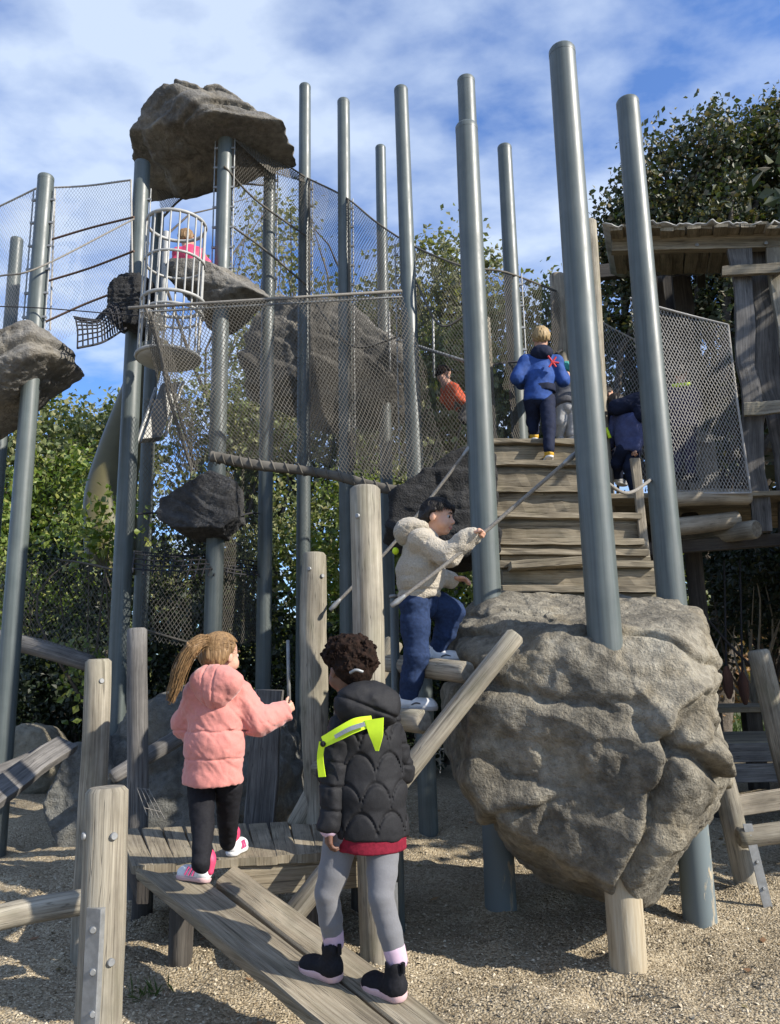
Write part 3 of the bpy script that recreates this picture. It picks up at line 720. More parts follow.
th_ = g2.uniform(0, 6.28, nl); dl = np.stack([np.cos(th_), np.sin(th_), .15 * g2.normal(size=nl)], 1); sl_ = np.stack([-np.sin(th_), np.cos(th_), .25 * g2.normal(size=nl)], 1); cl_ = np.stack([lx, ly, gz(lx, ly) + .008], 1); ln = g2.uniform(.018, .04, (nl, 1))
Vl = np.empty((nl, 4, 3)); Vl[:, 0] = cl_ - dl * ln; Vl[:, 1] = cl_ + sl_ * ln * .5; Vl[:, 2] = cl_ + dl * ln; Vl[:, 3] = cl_ - sl_ * ln * .5
bl_ = np.arange(nl)[:, None] * 4; fm.add(Vl.reshape(-1, 3), np.concatenate([bl_ + np.array([[0, 1, 2]]), bl_ + np.array([[0, 2, 3]])]))
tag(fm.build('fallen_leaves', 'rust_leaf', smooth=False), 'brown fallen leaves and twigs scattered on the gravel', 'leaves', kind='stuff')
lw = MB(); lw.add([[-60, 14.5, .03], [60, 14.5, .03], [60, 120, .03], [-60, 120, .03]], np.array([[0, 1, 2, 3]])); tag(lw.build('lawn', 'lawn_soil'), kind='structure')

# ------------------------------------------------------------------ steel poles
def gb(px, py): return PZ(px, py, 0)[:2]
def poles():
    A, At, Ab = pole('thick steel pole rising out of the front edge of the big boulder', (562, 52), 4.12, gb(628.5, 966), .088, z0=.9)
    st = MB(); b = gb(628.5, 966); c = Ab - (Ab - At) * 0; q = np.array([b[0], b[1], -.1]); tube(st, [q, Ab * [1, 1, 0] + [0, 0, .2], Ab], [.092, .09, .088], 24, wob=.03); st.build('bare_foot', 'bare_pole', A)
    B, Bt, Bb = pole('steel pole through the right rear of the big boulder, its foot peeling', (627.5, 103), 4.92, gb(700, 919), .088, z0=.9)
    st = MB(); b = gb(700, 919); tube(st, [[b[0], b[1], -.1], Bb * [1, 1, 0] + [0, 0, .4], Bb], [.094, .092, .09], 24); st.build('peeling_foot', 'peeling_pole', B)
    Cc, Ct, Cb = pole('steel pole beside the boy in cream, behind the left end of the big boulder', (466.5, 128), 5.03, gb(501, 911), .09, z0=.9)
    st = MB(); b = gb(501, 911); tube(st, [[b[0], b[1], -.1], Cb * [1, 1, 0] + [0, 0, .4], Cb], [.096, .094, .09], 24); st.build('peeling_foot', 'peeling_pole', Cc)
    for lab, pt, d, base, r in [
        ('steel pole hidden behind a thicker one, only its taller tip showing', (466, 81), 5.9, None, .085),
        ('thin steel pole just left of the boy in the blue hooded jacket', (504.5, 148), 7.5, None, .085),
        ('steel pole standing in front of the sloping net, left of the doubled poles', (401, 90), 7.35, gb(429, 834), .083),
        ('steel pole carrying the middle of the tall net, its tip level with the tower boulder', (343.5, 102), 8.0, None, .08),
        ('tall steel pole just right of the tower boulder', (305, 87), 8.5, None, .08),
        ('short-looking steel pole far behind the sloping net', (380.5, 148), 9.6, None, .08),
        ('front steel pole of the tower, holding up the nose of the top boulder', (226, 122), 7.7, None, .09),
        ('left steel pole of the tower beside the steel cage', (142.5, 164), 7.7, None, .095),
        ('right rear steel pole of the tower under the back of the top boulder', (270, 158), 8.3, None, .08),
        ('steel pole at the left that pierces the hanging grey boulder', (46, 178), 6.9, None, .085),
        ('dark steel pole behind the left net near the picture edge', (17, 240), 9.0, None, .085),
        ('dark steel pole close behind the left tower pole', (158, 215), 8.9, None, .085),
    ]:
        pole(lab, pt, d, base, r)
    t = thing('steel_pipe', 'thin pale steel pipe standing beside the tallest log post', 'pipe', (*P(394, 790, 4.75)[:2], 0))
    top = P(394, 598, 4.75); m = MB(); tube(m, [[top[0], top[1], -.1], top], .027, 14, bev=.006); m.build('tube', 'pole_paint', t)
    m = MB(); tube(m, [top, top + [0, 0, .02]], .031, 14, bev=.005); m.build('end_cap', 'galvanised', t)
poles()
def lacing():
    for px, side, y0, y1 in ((46, 1, 190, 330), (46, -1, 190, 330), (226, 1, 140, 300), (226, -1, 140, 300), (143, 1, 190, 300), (270, 1, 172, 290), (305, 1, 182, 300), (343.5, 1, 200, 460), (401, 1, 245, 465), (401, -1, 245, 465), (504.5, 1, 275, 430)):
        t, top, b, r = min(POLES, key=lambda q: abs((q[1] - P(px, 150, q[1][1]))[0]) + abs(q[1][1] - 7.5) * .02)
        d = top[1]; x = top[0] + side * (r + .018); za, zb = P(px, y0, d)[2], P(px, y1, d)[2]
        m = MB(); tube(m, [[x, d - .02, zb], [x, d - .02, za]], .008, 6); m.build('lacing_cable', 'galvanised', t)
        n = int((za - zb) / .22)
        for k in range(n):
            z = zb + (k + .5) * (za - zb) / n; m = MB(); box(m, [x - side * .012, d - .02, z], [.022, 0, 0], [0, .012, 0], [0, 0, .012]); m.build('clip', 'galvanised', t)
lacing()

# ------------------------------------------------------------------ boulders
rock('boulder', 'huge wedge-shaped grey boulder in front, pierced by three steel poles', (1.2, 4.70, 1.12), [
    ((.0, -.32, .95), .62), ((.93, -.36, .08), .64), ((.76, -.36, -.54), .74), ((-.32, -.95, .0), .71), ((-.46, -.72, -.52), .95), ((.42, -.88, -.22), .85),
    ((-.98, -.1, .05), .82), ((-.80, -.05, -.60), .82), ((-.45, -.3, -.84), .88), ((0, 1, .1), .62), ((0, .8, -.6), .72), ((0, -.1, -1), .96), ((.55, -.6, .55), .76), ((-.55, -.5, .62), .80), ((-.1, -.9, .42), .74)],
    'boulder_rock', seed=11, n=(460, 330), amp=.045, ledge=.03, ledge_n=1.8, fr=2.0, lax=(.30, .1, 1), nfac=14, grooves=[((.42, .1, .9), -.12, .035, .085), ((-.35, .2, .95), -.32, .02, .05), ((.7, .1, .7), .22, .016, .025), ((.15, .2, 1), .30, .016, .035), ((-.8, .5, .5), -.5, .02, .05)])
rock('boulder', 'overhanging grey boulder capping the tower on its steel poles', [-2.15, 8.15, 7.42], [
    ((.36, -.1, .90), .43), ((-.36, -.1, .90), .40), ((.05, .2, 1), .40), ((-1, -.2, .1), 1.42), ((1, -.15, 0), 1.38), ((-.6, -.8, .05), 1.34), ((.6, -.8, .05), 1.36), ((0, -1, .1), .86), ((0, 1, 0), .9), ((.13, -.05, -.98), .24), ((-.9, -.1, -.45), .92)],
    'tower_rock', seed=23, n=(320, 190), amp=.045, ledge=.045, ledge_n=2.6, fr=2.1, lax=(-.3, .1, 1), nfac=10, grooves=[((-.35, .1, .95), .02, .03, .06), ((-.2, .1, .95), -.2, .02, .05), ((.3, .1, .95), .2, .02, .05)])
rock('boulder', 'long grey boulder hanging at the left edge on a steel pole', P(14, 378, 6.95), [
    ((-.30, 0, .95), .28), ((.45, -.15, -.88), .19), ((1, -.1, .1), .50), ((.80, -.2, .55), .52), ((-1, 0, 0), 1.0), ((0, -1, .1), .42), ((0, 1, 0), .5), ((.1, -.75, -.65), .33)],
    'tower_rock', seed=31, n=(220, 140), amp=.035, ledge=.03, ledge_n=3, fr=1.9, lax=(-.3, .1, .95), nfac=6, grooves=[((-.3, .1, .95), .05, .02, .04)])
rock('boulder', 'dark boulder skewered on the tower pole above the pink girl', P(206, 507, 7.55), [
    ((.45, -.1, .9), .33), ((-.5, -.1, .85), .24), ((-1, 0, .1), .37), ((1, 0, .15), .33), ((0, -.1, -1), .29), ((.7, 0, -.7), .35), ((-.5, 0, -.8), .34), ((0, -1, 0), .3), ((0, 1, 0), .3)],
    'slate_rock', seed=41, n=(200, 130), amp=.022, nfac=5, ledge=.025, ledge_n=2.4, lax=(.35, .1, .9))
rock('boulder', 'grey rock ledge inside the tower beside the steel cage', P(224, 288, 7.75), [
    ((.1, -.1, 1), .15), ((0, -.2, -1), .22), ((-1, -.1, 0), .56), ((1, 0, 0), .66), ((0, -1, 0), .32), ((0, 1, 0), .5)], 'tower_rock', seed=47, n=(160, 90), amp=.04, ledge=.03, ledge_n=2.4)
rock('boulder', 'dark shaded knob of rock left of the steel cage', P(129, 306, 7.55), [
    ((.1, -.1, 1), .34), ((0, -.2, -1), .32), ((-1, -.1, 0), .2), ((1, 0, 0), .2), ((0, -1, 0), .22), ((0, 1, 0), .3), ((-.7, 0, .7), .24), ((-.7, 0, -.7), .22)], 'shaded_rock', seed=48, n=(110, 80), amp=.03, ledge=.02)
c = P(335, 360, 9.6)
rock('rock_slope', 'big sloping grey rock slab behind the net, falling towards the stairs', c, [
    ((.55, -.25, .80), .55), ((-.75, -.1, .6), 1.15), ((.15, -.1, -1), .66), ((-.55, -.1, -.8), .95), ((1, 0, .1), 2.0), ((-1, 0, 0), 1.2), ((0, -1, 0), .55), ((0, 1, 0), .8), ((.1, -.75, -.6), .60)],
    'tower_rock', seed=53, n=(260, 140), amp=.09, ledge=.06, ledge_n=3.5, fr=2.2, lax=(.5, .1, .85))
rock('boulder', 'boulder coloured dark for shade under the stairs behind the boy in cream', P(452, 512, 6.2), [
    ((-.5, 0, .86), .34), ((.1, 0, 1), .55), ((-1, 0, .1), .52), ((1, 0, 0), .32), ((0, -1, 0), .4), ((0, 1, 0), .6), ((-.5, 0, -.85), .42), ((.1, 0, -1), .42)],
    'shaded_rock', seed=61, n=(160, 100), amp=.03, nfac=6, ledge=.03, ledge_n=3)
rock('boulder', 'broad pale grey boulder on the sand behind the girl in pink', [P(200, 760, 7.3)[0], 7.7, .62], [
    ((.1, -.2, 1), .58), ((-.5, 0, .85), .72), ((-1, 0, .1), 1.0), ((1, -.1, .2), .75), ((0, -1, .2), .55), ((0, 1, 0), .6), ((0, 0, -1), .6), ((.6, -.3, .7), .66)],
    'old_rock', seed=67, n=(180, 110), amp=.06, ledge=.04, ledge_n=2.6)
rock('boulder', 'grey boulder with a dark hollow beside it, left of the thin dark post', [P(95, 745, 7.4)[0], 7.3, .38], [
    ((0, -.2, 1), .5), ((-.85, 0, .45), .30), ((-1, 0, -.2), .33), ((1, -.1, .1), .32), ((0, -1, .2), .3), ((0, 1, 0), .4), ((0, 0, -1), .5)],
    'old_rock', seed=71, n=(120, 90), amp=.03, ledge=.008)
rock('boulder', 'rounded tan boulder in sunlight at the far left', P(30, 765, 10.2) * [1, 1, 0] + [0, 0, .38], [
    ((0, 0, 1), .5), ((-1, 0, .1), .45), ((1, -.1, .1), .42), ((0, -1, .1), .4), ((0, 1, 0), .4), ((0, 0, -1), .5), ((.6, 0, .75), .5), ((-.6, 0, .75), .5)],
    'tan_rock', seed=73, n=(110, 80), p=7, amp=.03, ledge=.008)

# ------------------------------------------------------------------ deck, ramp planks, log posts
def deck():
    t = thing('platform', 'low wooden deck of grey planks under the girl in pink', 'platform', (-.7, 4.5, 0))
    zt = .5; fl = PZ(133, 866, zt); frr = PZ(392, 847, zt); bl = PZ(118, 829, zt); br = PZ(392, 817, zt)
    fl, frr, bl, br = [np.array([q[0], q[1], zt]) for q in (fl, frr, bl, br)]
    n = 13
    for k in range(n):
        a0 = fl + (frr - fl) * (k + .02) / n; a1 = fl + (frr - fl) * (k + .97) / n; b0 = bl + (br - bl) * (k + .02) / n; b1 = bl + (br - bl) * (k + .97) / n
        c = (a0 + a1 + b0 + b1) / 4; ax = ((b0 + b1) - (a0 + a1)) / 4 * (1 + .01 * random.random()); ay = ((a1 + b1) - (a0 + b0)) / 4
        m = MB(); box(m, c - [0, 0, .02 + .004 * random.random()], ax, ay, [0, 0, .02], jit=.003, sub=4); m.build('deck_board', 'weathered_plank', t)
    m = MB(); e = unit(frr - fl); fa = fl + e * .43; box(m, (fa + frr) / 2 + [0, .05, -.118], (frr - fa) / 2 - e * .03, [0, .03, 0], [0, 0, .075], jit=.003, sub=5); m.build('front_beam', 'weathered_plank', t)
    m = MB(); box(m, (bl + br) / 2 + [0, -.05, -.118], (br - bl) / 2, [0, .03, 0], [0, 0, .075], sub=4); m.build('rear_beam', 'weathered_plank', t)
    m = MB(); box(m, (fl + bl) / 2 + [.06, 0, -.118], (bl - fl) / 2 * .9, [.03, 0, 0], [0, 0, .07], sub=4); m.build('side_beam', 'dark_wood', t)
    for q in (fl + [.22, .12, 0], bl + [.2, -.12, 0], br + [-.2, -.12, 0], fl + (frr - fl) * .66 + [0, .14, 0]):
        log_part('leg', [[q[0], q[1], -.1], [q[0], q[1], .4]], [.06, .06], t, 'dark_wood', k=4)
deck()
PL_A, PL_B = .5, .26
def pz_plank(y): return .505 - (4.02 - y) * .222
def plank(label, tl, tr, bl, br):
    # corners in pixels, on the sloping plane
    def on(px, py):
        v = ray(px, py); k = .222; # z = .505 - (4.02-y)*k ; point = CAM + v*t
        t = (.505 - 4.02 * k - EYE) / (v[2] - k * v[1]); return CAM + v * t
    a, b, c, d = on(*tl), on(*tr), on(*bl), on(*br)
    l = unit(c - a); ext = 1.0
    m = MB(); nrm = unit(np.cross(b - a, c - a)); nrm = nrm if nrm[2] > 0 else -nrm
    c2 = c + l * ext; d2 = d + unit(d - b) * ext; th = .055; k = 24; V = []; UV = []
    for i, t in enumerate(np.linspace(0, 1, k)):
        p = a + (c2 - a) * t; q = b + (d2 - b) * t
        wob = .006 * fbm(np.array([[t * 9, len(label), 0], [t * 9, len(label) + 9, 0]]), 2, 3); ww = unit(q - p); p = p + ww * wob[0]; q = q + ww * wob[1]; e = .008
        ring = [p + ww * e, q - ww * e, q - nrm * e, q - nrm * (th - e), q - ww * e - nrm * th, p + ww * e - nrm * th, p - nrm * (th - e), p - nrm * e]
        V += ring; wd_ = np.linalg.norm(q - p); s_ = t * np.linalg.norm(c2 - a); UV += [(u, s_) for u in (0, wd_, wd_ + .01, wd_ + .05, wd_ + .06, 2 * wd_, 2 * wd_ + .02, 2 * wd_ + .06)]
    V = np.array(V); i, j = np.meshgrid(np.arange(k - 1), np.arange(8), indexing='ij'); i = i.ravel(); j = j.ravel(); j2 = (j + 1) % 8
    m.add(V, [np.stack([i * 8 + j, i * 8 + j2, (i + 1) * 8 + j2, (i + 1) * 8 + j], 1), np.arange(8)[::-1][None], (np.arange(8) + (k - 1) * 8)[None]], UV)
    return tag(m.build('ramp_plank', 'weathered_plank', None, (a + b) / 2, smooth=False), label, 'plank')
plank('left plank of the ramp, under the left boot of the girl in black', (136, 868), (212, 884), (323, 1024), (393, 1024))
plank('right plank of the ramp, under the right boot of the girl in black', (216, 881), (236, 864), (399, 1024), (452, 1024))
def gpost(label, tx, ty, bx_, by_, r, d=None, **kw):
    b = PZ(bx_, by_, 0); top = P(tx, ty, b[1] if d is None else d); return post(label, top, b, r, **kw)
t = post('short thick log post in front, with a steel strap down its left side', P(107, 787, 3.02), [*P(102, 1060, 3.0)[:2], 0], .078, bolts=[(.5, 40), (.86, 40), (.86, -50)])
c = P(93, 970, 2.935); m = MB(); box(m, c, [0, 0, .2], [.03, -.01, 0], [.004, .012, 0]); m.build('steel_strap', 'galvanised', t)
for k in (930, 972, 1014): bolt(t, P(93, k, 2.92), [.3, -1, 0], .012)
post('waist-high sunlit log post behind the strapped post', P(98, 659, 4.22), [*PZ(84, 962, 0)[:2], 0], .067, bolts=[(.93, 40)])
post('tallest log post, in the middle behind the girl in black', P(365, 487, 4.25), [*PZ(379, 962, 0)[:2], 0], .085, bolts=[(.93, -30)])
m = MB(); q = PZ(394, 955, 0) + [0, -.06, .16]
st = tag(MB().add(np.zeros((0, 3)), np.zeros((0, 4), int)) and (lambda mb: box(mb, q, [0, 0, .2], [.025, 0, 0], [0, .004, 0]).build('steel_bracket', 'galvanised', None, q))(MB()), 'upright steel bracket fixed at the foot of the tallest log post', 'bracket')
post('notched log post behind the deck, rope clamped on it', P(315, 553, 5.15), [P(316, 800, 5.15)[0], 5.15, 0], .085, bolts=[(.95, -20), (.93, 40)], wob=.12)
post('thin dark post left of the girl in pink, rope grid at its foot', P(137, 628, 5.3), [P(141, 825, 5.3)[0], 5.3, 0], .065, mat='grey_slab')
def gridlet():
    t = thing('rope_grid', 'small pale rope grid dangling at the foot of the thin dark post', 'rope', P(150, 800, 5.2))
    m = MB(); A = [P(137 + k * 4, 788 + k * .5, 5.2) for k in range(4)]; Bq = [P(147 + k * 6, 815 + k * 1.5, 5.0) for k in range(4)]
    a = [A[k] * (1 - q / 4) + Bq[k] * q / 4 for k in range(4) for q in range(4)]; b = [A[k] * (1 - (q + 1) / 4) + Bq[k] * (q + 1) / 4 for k in range(4) for q in range(4)]
    a += [A[k] * (1 - q / 4) + Bq[k] * q / 4 for k in range(3) for q in (0, 3)]; b += [A[k + 1] * (1 - q / 4) + Bq[k + 1] * q / 4 for k in range(3) for q in (0, 3)]
    strands(m, np.array(a), np.array(b), .003); m.build('cords', 'grey_rope', t)
gridlet()
def logthing(label, pts, r, mat='weathered_log', cat='log', name='log', **kw):
    o = log_part(name, pts, r, None, mat, loc=np.asarray(pts[0], float), **kw); return tag(o, label, cat)
logthing('log rail running off to the left from the strapped post', [P(-60, 934, 3.6), P(20, 913, 3.75), P(112, 897, 3.95)], [.054, .056, .058], cat='rail', name='log_rail')
logthing('dark log under the low net at the left', [P(-30, 632, 8.0), P(40, 648, 8.0), P(92, 664, 7.9)], [.085, .09, .085], 'grey_slab')
logthing('leaning pale log resting against the boulder behind the girl in pink', [P(112, 778, 6.6) , P(186, 733, 7.0)], [.06, .075], 'grey_slab')
def slab(label, pts, w, th, mat='grey_slab', wane=.02, seed=1, face=None, name='wooden_slab', cat='slab'):
    a, b = np.asarray(pts[0], float), np.asarray(pts[1], float); ax = (b - a) / 2; d = unit(ax); f = np.array([0, -1.0, 0]) if face is None else unit(face)
    f = unit(f - d * f.dot(d)); s = np.cross(d, f); m = MB(); box(m, (a + b) / 2, ax, s * w, f * th, sub=14, wane=wane, seed=seed, jit=.004)
    return tag(m.build(name, mat, None, a), label, cat)
slab('broad dark slab standing upright at the right hand of the girl in pink', [P(258, 850, 5.4) * [1, 1, 0], P(268, 690, 5.4)], .10, .05, seed=5)
slab('dark waney board lying sloped at the far left, lower of two', [P(-20, 806, 5.6), P(66, 744, 6.6)], .10, .035, seed=8, face=(.25, -.75, .6))
slab('short dark board on top of the sloped board at the far left', [P(-6, 775, 6.3), P(48, 752, 6.9)], .07, .03, seed=9, face=(.2, -.6, .7))

# ------------------------------------------------------------------ log ladder up to the boulder
def ladder():
    t = thing('log_ladder', 'sloping log ladder with round rungs, climbed by the boy in cream', 'ladder', [P(330, 860, 4.2)[0], 4.5, 0])
    a = P(517, 634, 4.12); b = P(398, 783, 4.1); e = b + (b - a) * .95
    log_part('side_rail', [e, b, a], [.057, .054, .052], t, 'weathered_log')
    a2 = P(395, 640, 5.15); e2 = P(296, 828, 5.15)
    log_part('side_rail', [e2, a2], [.07, .065], t, 'weathered_log')
    for (nx, ny, fx, fy) in ((468, 673, 372, 661), (424, 722, 340, 713), (384, 772, 318, 768)):
        n = P(nx, ny, 4.2); f = P(fx, fy, 5.1); log_part('rung', [f, n], [.055, .06], t, 'weathered_log', k=8)
    bolt(t, P(423, 740, 4.12), [0, -1, 0], .014)
ladder()
def chain():
    for x, y0, y1, d, lab in ((415, 727, 752, 4.9, 'short chain hanging below the lower rung beside the pale pipe'), (440, 745, 770, 6.8, 'short chain hanging behind the log ladder over a small block')):
        t = tag(None or (lambda m: [tube(m, spline([P(x, y0 + (y1 - y0) * k / 8, d) + o for o in ([0, 0, .0], [.007 if k % 2 else 0, 0 if k % 2 else .007, -.012], [0, 0, -.024])], 4), .003, 5) for k in range(9)] and m.build('chain', 'galvanised', None, P(x, y0, d)))(MB()), lab, 'chain')
chain()
# ropes with clamps
def hand_rope(label, pts, r=.011, ends=(True, True), sag=0, mat='grey_rope'):
    t = thing('hand_rope', label, 'rope', pts[0]); pts = [np.asarray(q, float) for q in pts]
    rope_obj('cord', pts, r, mat, t, sag=sag)
    for e, q, s in ((ends[0], pts[0], pts[1]), (ends[1], pts[-1], pts[-2])):
        if e:
            d = unit(s - q); m = MB(); tube(m, [q - d * .02, q + d * .02, q + d * .06, q + d * .085], [.013, .017, .013, .010], 12, bev=.003); m.build('clamp', 'galvanised', t)
HR = [P(394, 604, 4.2), P(436, 572, 4.22), P(480, 536, 4.25), P(574, 455, 4.2)]
hand_rope('taut grey hand rope held by the boy in cream, running up to the thickest pole', HR)
hand_rope('grey hand rope behind the boy in cream, clamped to the notched post', [P(332, 608, 5.05), P(400, 536, 5.05), P(470, 447, 5.0)])
hand_rope('short sagging rope between the two poles on the big boulder', [P(600, 478, 4.3), P(628, 493, 4.6), P(657, 475, 4.86)], ends=(False, True))
hand_rope('dark rope handrail behind the boy in the blue hooded jacket', [P(488, 366, 7.3), P(510, 362, 7.35), P(540, 362, 7.5), P(562, 350, 8.0)], .012, (False, False), mat='black_rope')

def on_ramp(px, py):
    v = ray(px, py); k = .222; t = (.505 - 4.02 * k - EYE) / (v[2] - k * v[1]); return CAM + v * t

# ------------------------------------------------------------------ plank stairs, bridge and hut
def stairs():
    t = thing('plank_stairs', 'steep stairs of overlapping weathered planks up to the hut bridge', 'stairs', [P(560, 600, 5.6)[0], 5.6, 0])
    rows = [  # y top, y bottom, x left, x right, depth
        (441, 462, 492, 590, 6.95), (463, 486, 493, 592, 6.75), (487, 513, 495, 600, 6.5), (515, 536, 496, 640, 6.25), (538, 548, 498, 646, 6.1), (549, 562, 500, 648, 5.98), (563, 584, 501, 652, 5.8), (585, 606, 502, 655, 5.6)]
    for k, (y0, y1, x0, x1, d) in enumerate(rows):
        a = P(x0, y0, d); b = P(x1, y0 + random.uniform(-1, 2), d); lo = P((x0 + x1) / 2, y1, d - .02)[2]
        h = (a[2] - lo) / 2; m = MB(); c = (a + b) / 2
        box(m, [c[0], d, c[2] - h - .03], (b - a) / 2, [0, .02 + .01 * random.random(), .028], [0, -.01, h * .9], jit=.01, sub=10, seed=k); m.build('riser_plank', 'weathered_plank', t)
        m = MB(); box(m, [c[0] + .02 * RNG.normal(), d + .07, c[2] - .02], (b - a) / 2 * (1.0 + .02 * random.random()), [0, .15, .012 * RNG.normal()], [0, 0, .024], jit=.01, sub=8); m.build('tread_plank', 'weathered_plank', t)
    m = MB(); box(m, P(546, 564, 5.7), (P(590, 563, 5.72) - P(517, 568, 5.68)) / 2, [0, .1, 0], [0, 0, .03], jit=.006, sub=5); m.build('loose_tread', 'weathered_plank', t)
    for x, s in ((489, 0), (602, 1)):
        m = MB(); a = P(x, 455, 7.0); b = P(x + 8, 600, 5.65); box(m, (a + b) / 2 + [0, .08, -.1], (a - b) / 2, [.025, 0, 0], [0, .05, .05]); m.build('stringer', 'dark_wood', t)
    m = MB(); box(m, P(644, 535, 6.2), P(650, 575, 6.2) - P(641, 497, 6.2), [.035, 0, 0], [0, .02, 0], sub=6, wane=.01); m.build('side_board', 'pale_wood', t)
stairs()
ZB = 3.02
def bridge():
    t = thing('bridge_deck', 'raised log-framed bridge deck beside the hut, under the net', 'bridge', [P(690, 560, 7.6)[0], 7.8, 0])
    x0 = P(596, 500, 7.2)[0]; x1 = P(790, 500, 7.2)[0] + 1.6
    for k in range(9):
        m = MB(); y = 7.22 + k * .21; bx(m, [x0 - .9 * (k > 2), y, ZB - .05], [x1, y + .195, ZB - .004 * random.random()], jit=.004, sub=6); m.build('deck_board', 'weathered_plank', t)
    log_part('edge_log', [P(655, 500, 7.12), P(708, 497, 7.12), P(750, 498, 7.12)], [.075, .08, .07], t, 'pale_wood', wob=.1)
    log_part('half_log', [P(664, 528, 7.2), P(700, 524, 7.2), P(738, 519, 7.25)], [.085, .085, .08], t, 'pale_wood', wob=.1)
    log_part('support_log', [P(680, 540, 7.9), P(757, 529, 7.05)], [.085, .085], t, 'weathered_log')
    m = MB(); box(m, P(735, 543, 7.4), [1.1, 0, .06], [0, .05, 0], [0, 0, .06]); m.build('cross_beam', 'dark_wood', t)
    for px, d in ((694, 7.9), (652, 8.6)):
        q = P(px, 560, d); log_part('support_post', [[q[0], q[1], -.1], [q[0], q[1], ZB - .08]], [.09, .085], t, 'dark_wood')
bridge()
m_plain('roofing', (.45, .44, .41), .7, 0, .35, 6)
def hut():
    q = P(745, 500, 7.3); t = thing('wooden_hut', 'open wooden hut with a plank roof and rough slab posts at the right', 'hut', [q[0] + .8, 8.2, 0])
    def sl(p, a, b, w, th, mat, sd, wane=.03):
        a, b = np.asarray(a, float), np.asarray(b, float); ax = (b - a) / 2; d = unit(ax); f = np.array([-.25, -1.0, 0]); f = unit(f - d * f.dot(d)); s = np.cross(d, f); m = MB(); box(m, (a + b) / 2, ax, s * w, f * th, sub=16, wane=wane, seed=sd, jit=.005); return m.build(p, mat, t)
    sl('slab_post', P(763, 532, 7.3), P(736, 248, 7.5), .10, .04, 'grey_slab', 3, .045)
    sl('slab_post', P(793, 532, 7.5), P(762, 248, 7.6), .15, .04, 'grey_slab', 7, .05)
    sl('slab_post', P(815, 530, 7.2), P(778, 248, 7.4), .09, .04, 'weathered_log', 9, .03)
    sl('brace_board', P(722, 272, 7.42), P(800, 267, 7.22), .055, .025, 'weathered_plank', 2, .01)
    sl('brace_board', P(744, 409, 7.28), P(800, 406, 7.1), .06, .025, 'weathered_log', 4, .012)
    e0 = P(612, 246, 7.8); e1 = P(800, 241, 7.35)
    sl('eaves_beam', e0, e1, .085, .05, 'weathered_plank', 12, .012)
    # roof boards running back from the eaves
    n = 17; g0 = P(606, 237, 7.7); g1 = P(830, 233, 7.2); v = unit(g1 - g0); back = unit(np.array([.35, 1, 0])); L = np.linalg.norm(g1 - g0)
    for k in range(n):
        a = g0 + v * L * (k + .03) / n; b = g0 + v * L * (k + .98) / n; z = .02 * (k % 2) + .01 * random.random()
        m = MB(); rise = .12; w2 = (b - a) / 2 * 1.08; c0 = (a + b) / 2 + np.array([0, -.1 - .08 * random.random(), z]); c1 = c0 + back * 1.25 + [0, 0, rise]
        box(m, (c0 + c1) / 2, (c1 - c0) / 2, w2, [0, 0, .018], jit=.012, sub=8); m.build('roof_board', 'weathered_plank', t)
    m = MB(); nn_ = 70; V = []
    for i in range(nn_):
        s_ = i / (nn_ - 1); q = g0 + v * L * (s_ * 1.02 - .01); rag = .05 * fbm(np.array([[i * .35, 0, 3.]]), 3, 4)[0]; zz = .05 + .016 * math.sin(i * 1.35) + .012 * RNG.normal()
        for kk in (-.17 + rag, .4, 1.3): V.append(q + back * kk + [0, 0, zz + .1 * (kk + .2)])
    ii, jj = np.meshgrid(np.arange(nn_ - 1), np.arange(2), indexing='ij'); ii = ii.ravel(); jj = jj.ravel()
    m.add(np.array(V), np.stack([ii * 3 + jj, (ii + 1) * 3 + jj, (ii + 1) * 3 + jj + 1, ii * 3 + jj + 1], 1)); ro = m.build('roofing_sheet', 'roofing', t); so = ro.modifiers.new('thick', 'SOLIDIFY'); so.thickness = .012
    for px, d in ((660, 8.9), (684, 8.8), (672, 9.3)):
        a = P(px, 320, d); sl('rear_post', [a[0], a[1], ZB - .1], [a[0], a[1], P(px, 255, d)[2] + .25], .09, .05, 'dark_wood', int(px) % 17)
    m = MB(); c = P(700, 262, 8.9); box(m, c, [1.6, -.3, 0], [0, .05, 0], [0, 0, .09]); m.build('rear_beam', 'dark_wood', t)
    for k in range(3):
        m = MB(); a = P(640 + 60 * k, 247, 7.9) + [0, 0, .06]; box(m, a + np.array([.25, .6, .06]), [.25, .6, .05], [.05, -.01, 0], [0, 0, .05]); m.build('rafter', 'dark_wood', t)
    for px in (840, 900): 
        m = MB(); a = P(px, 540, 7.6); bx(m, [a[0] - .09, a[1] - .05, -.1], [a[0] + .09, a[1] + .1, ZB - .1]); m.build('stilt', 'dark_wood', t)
    bolt(t, P(697, 245, 7.54), [0, -1, 0], .02); bolt(t, P(766, 243, 7.37), [0, -1, 0], .02)
hut()
post('pale crooked log post behind the boy in the blue hooded jacket', P(557, 275, 8.1), [P(566, 430, 8.1)[0], 8.1, 0], .09, mat='pale_wood', wob=.1)
post('tall log post mostly hidden behind the thickest pole', P(589, 221, 7.6), [P(600, 480, 7.6)[0], 7.6, 0], .08, mat='weathered_log')
post('leaning log post at the top left of the stairs, beside the pole', P(483, 318, 7.3), [P(494, 440, 7.3)[0], 7.3, 0], .07, mat='weathered_log')
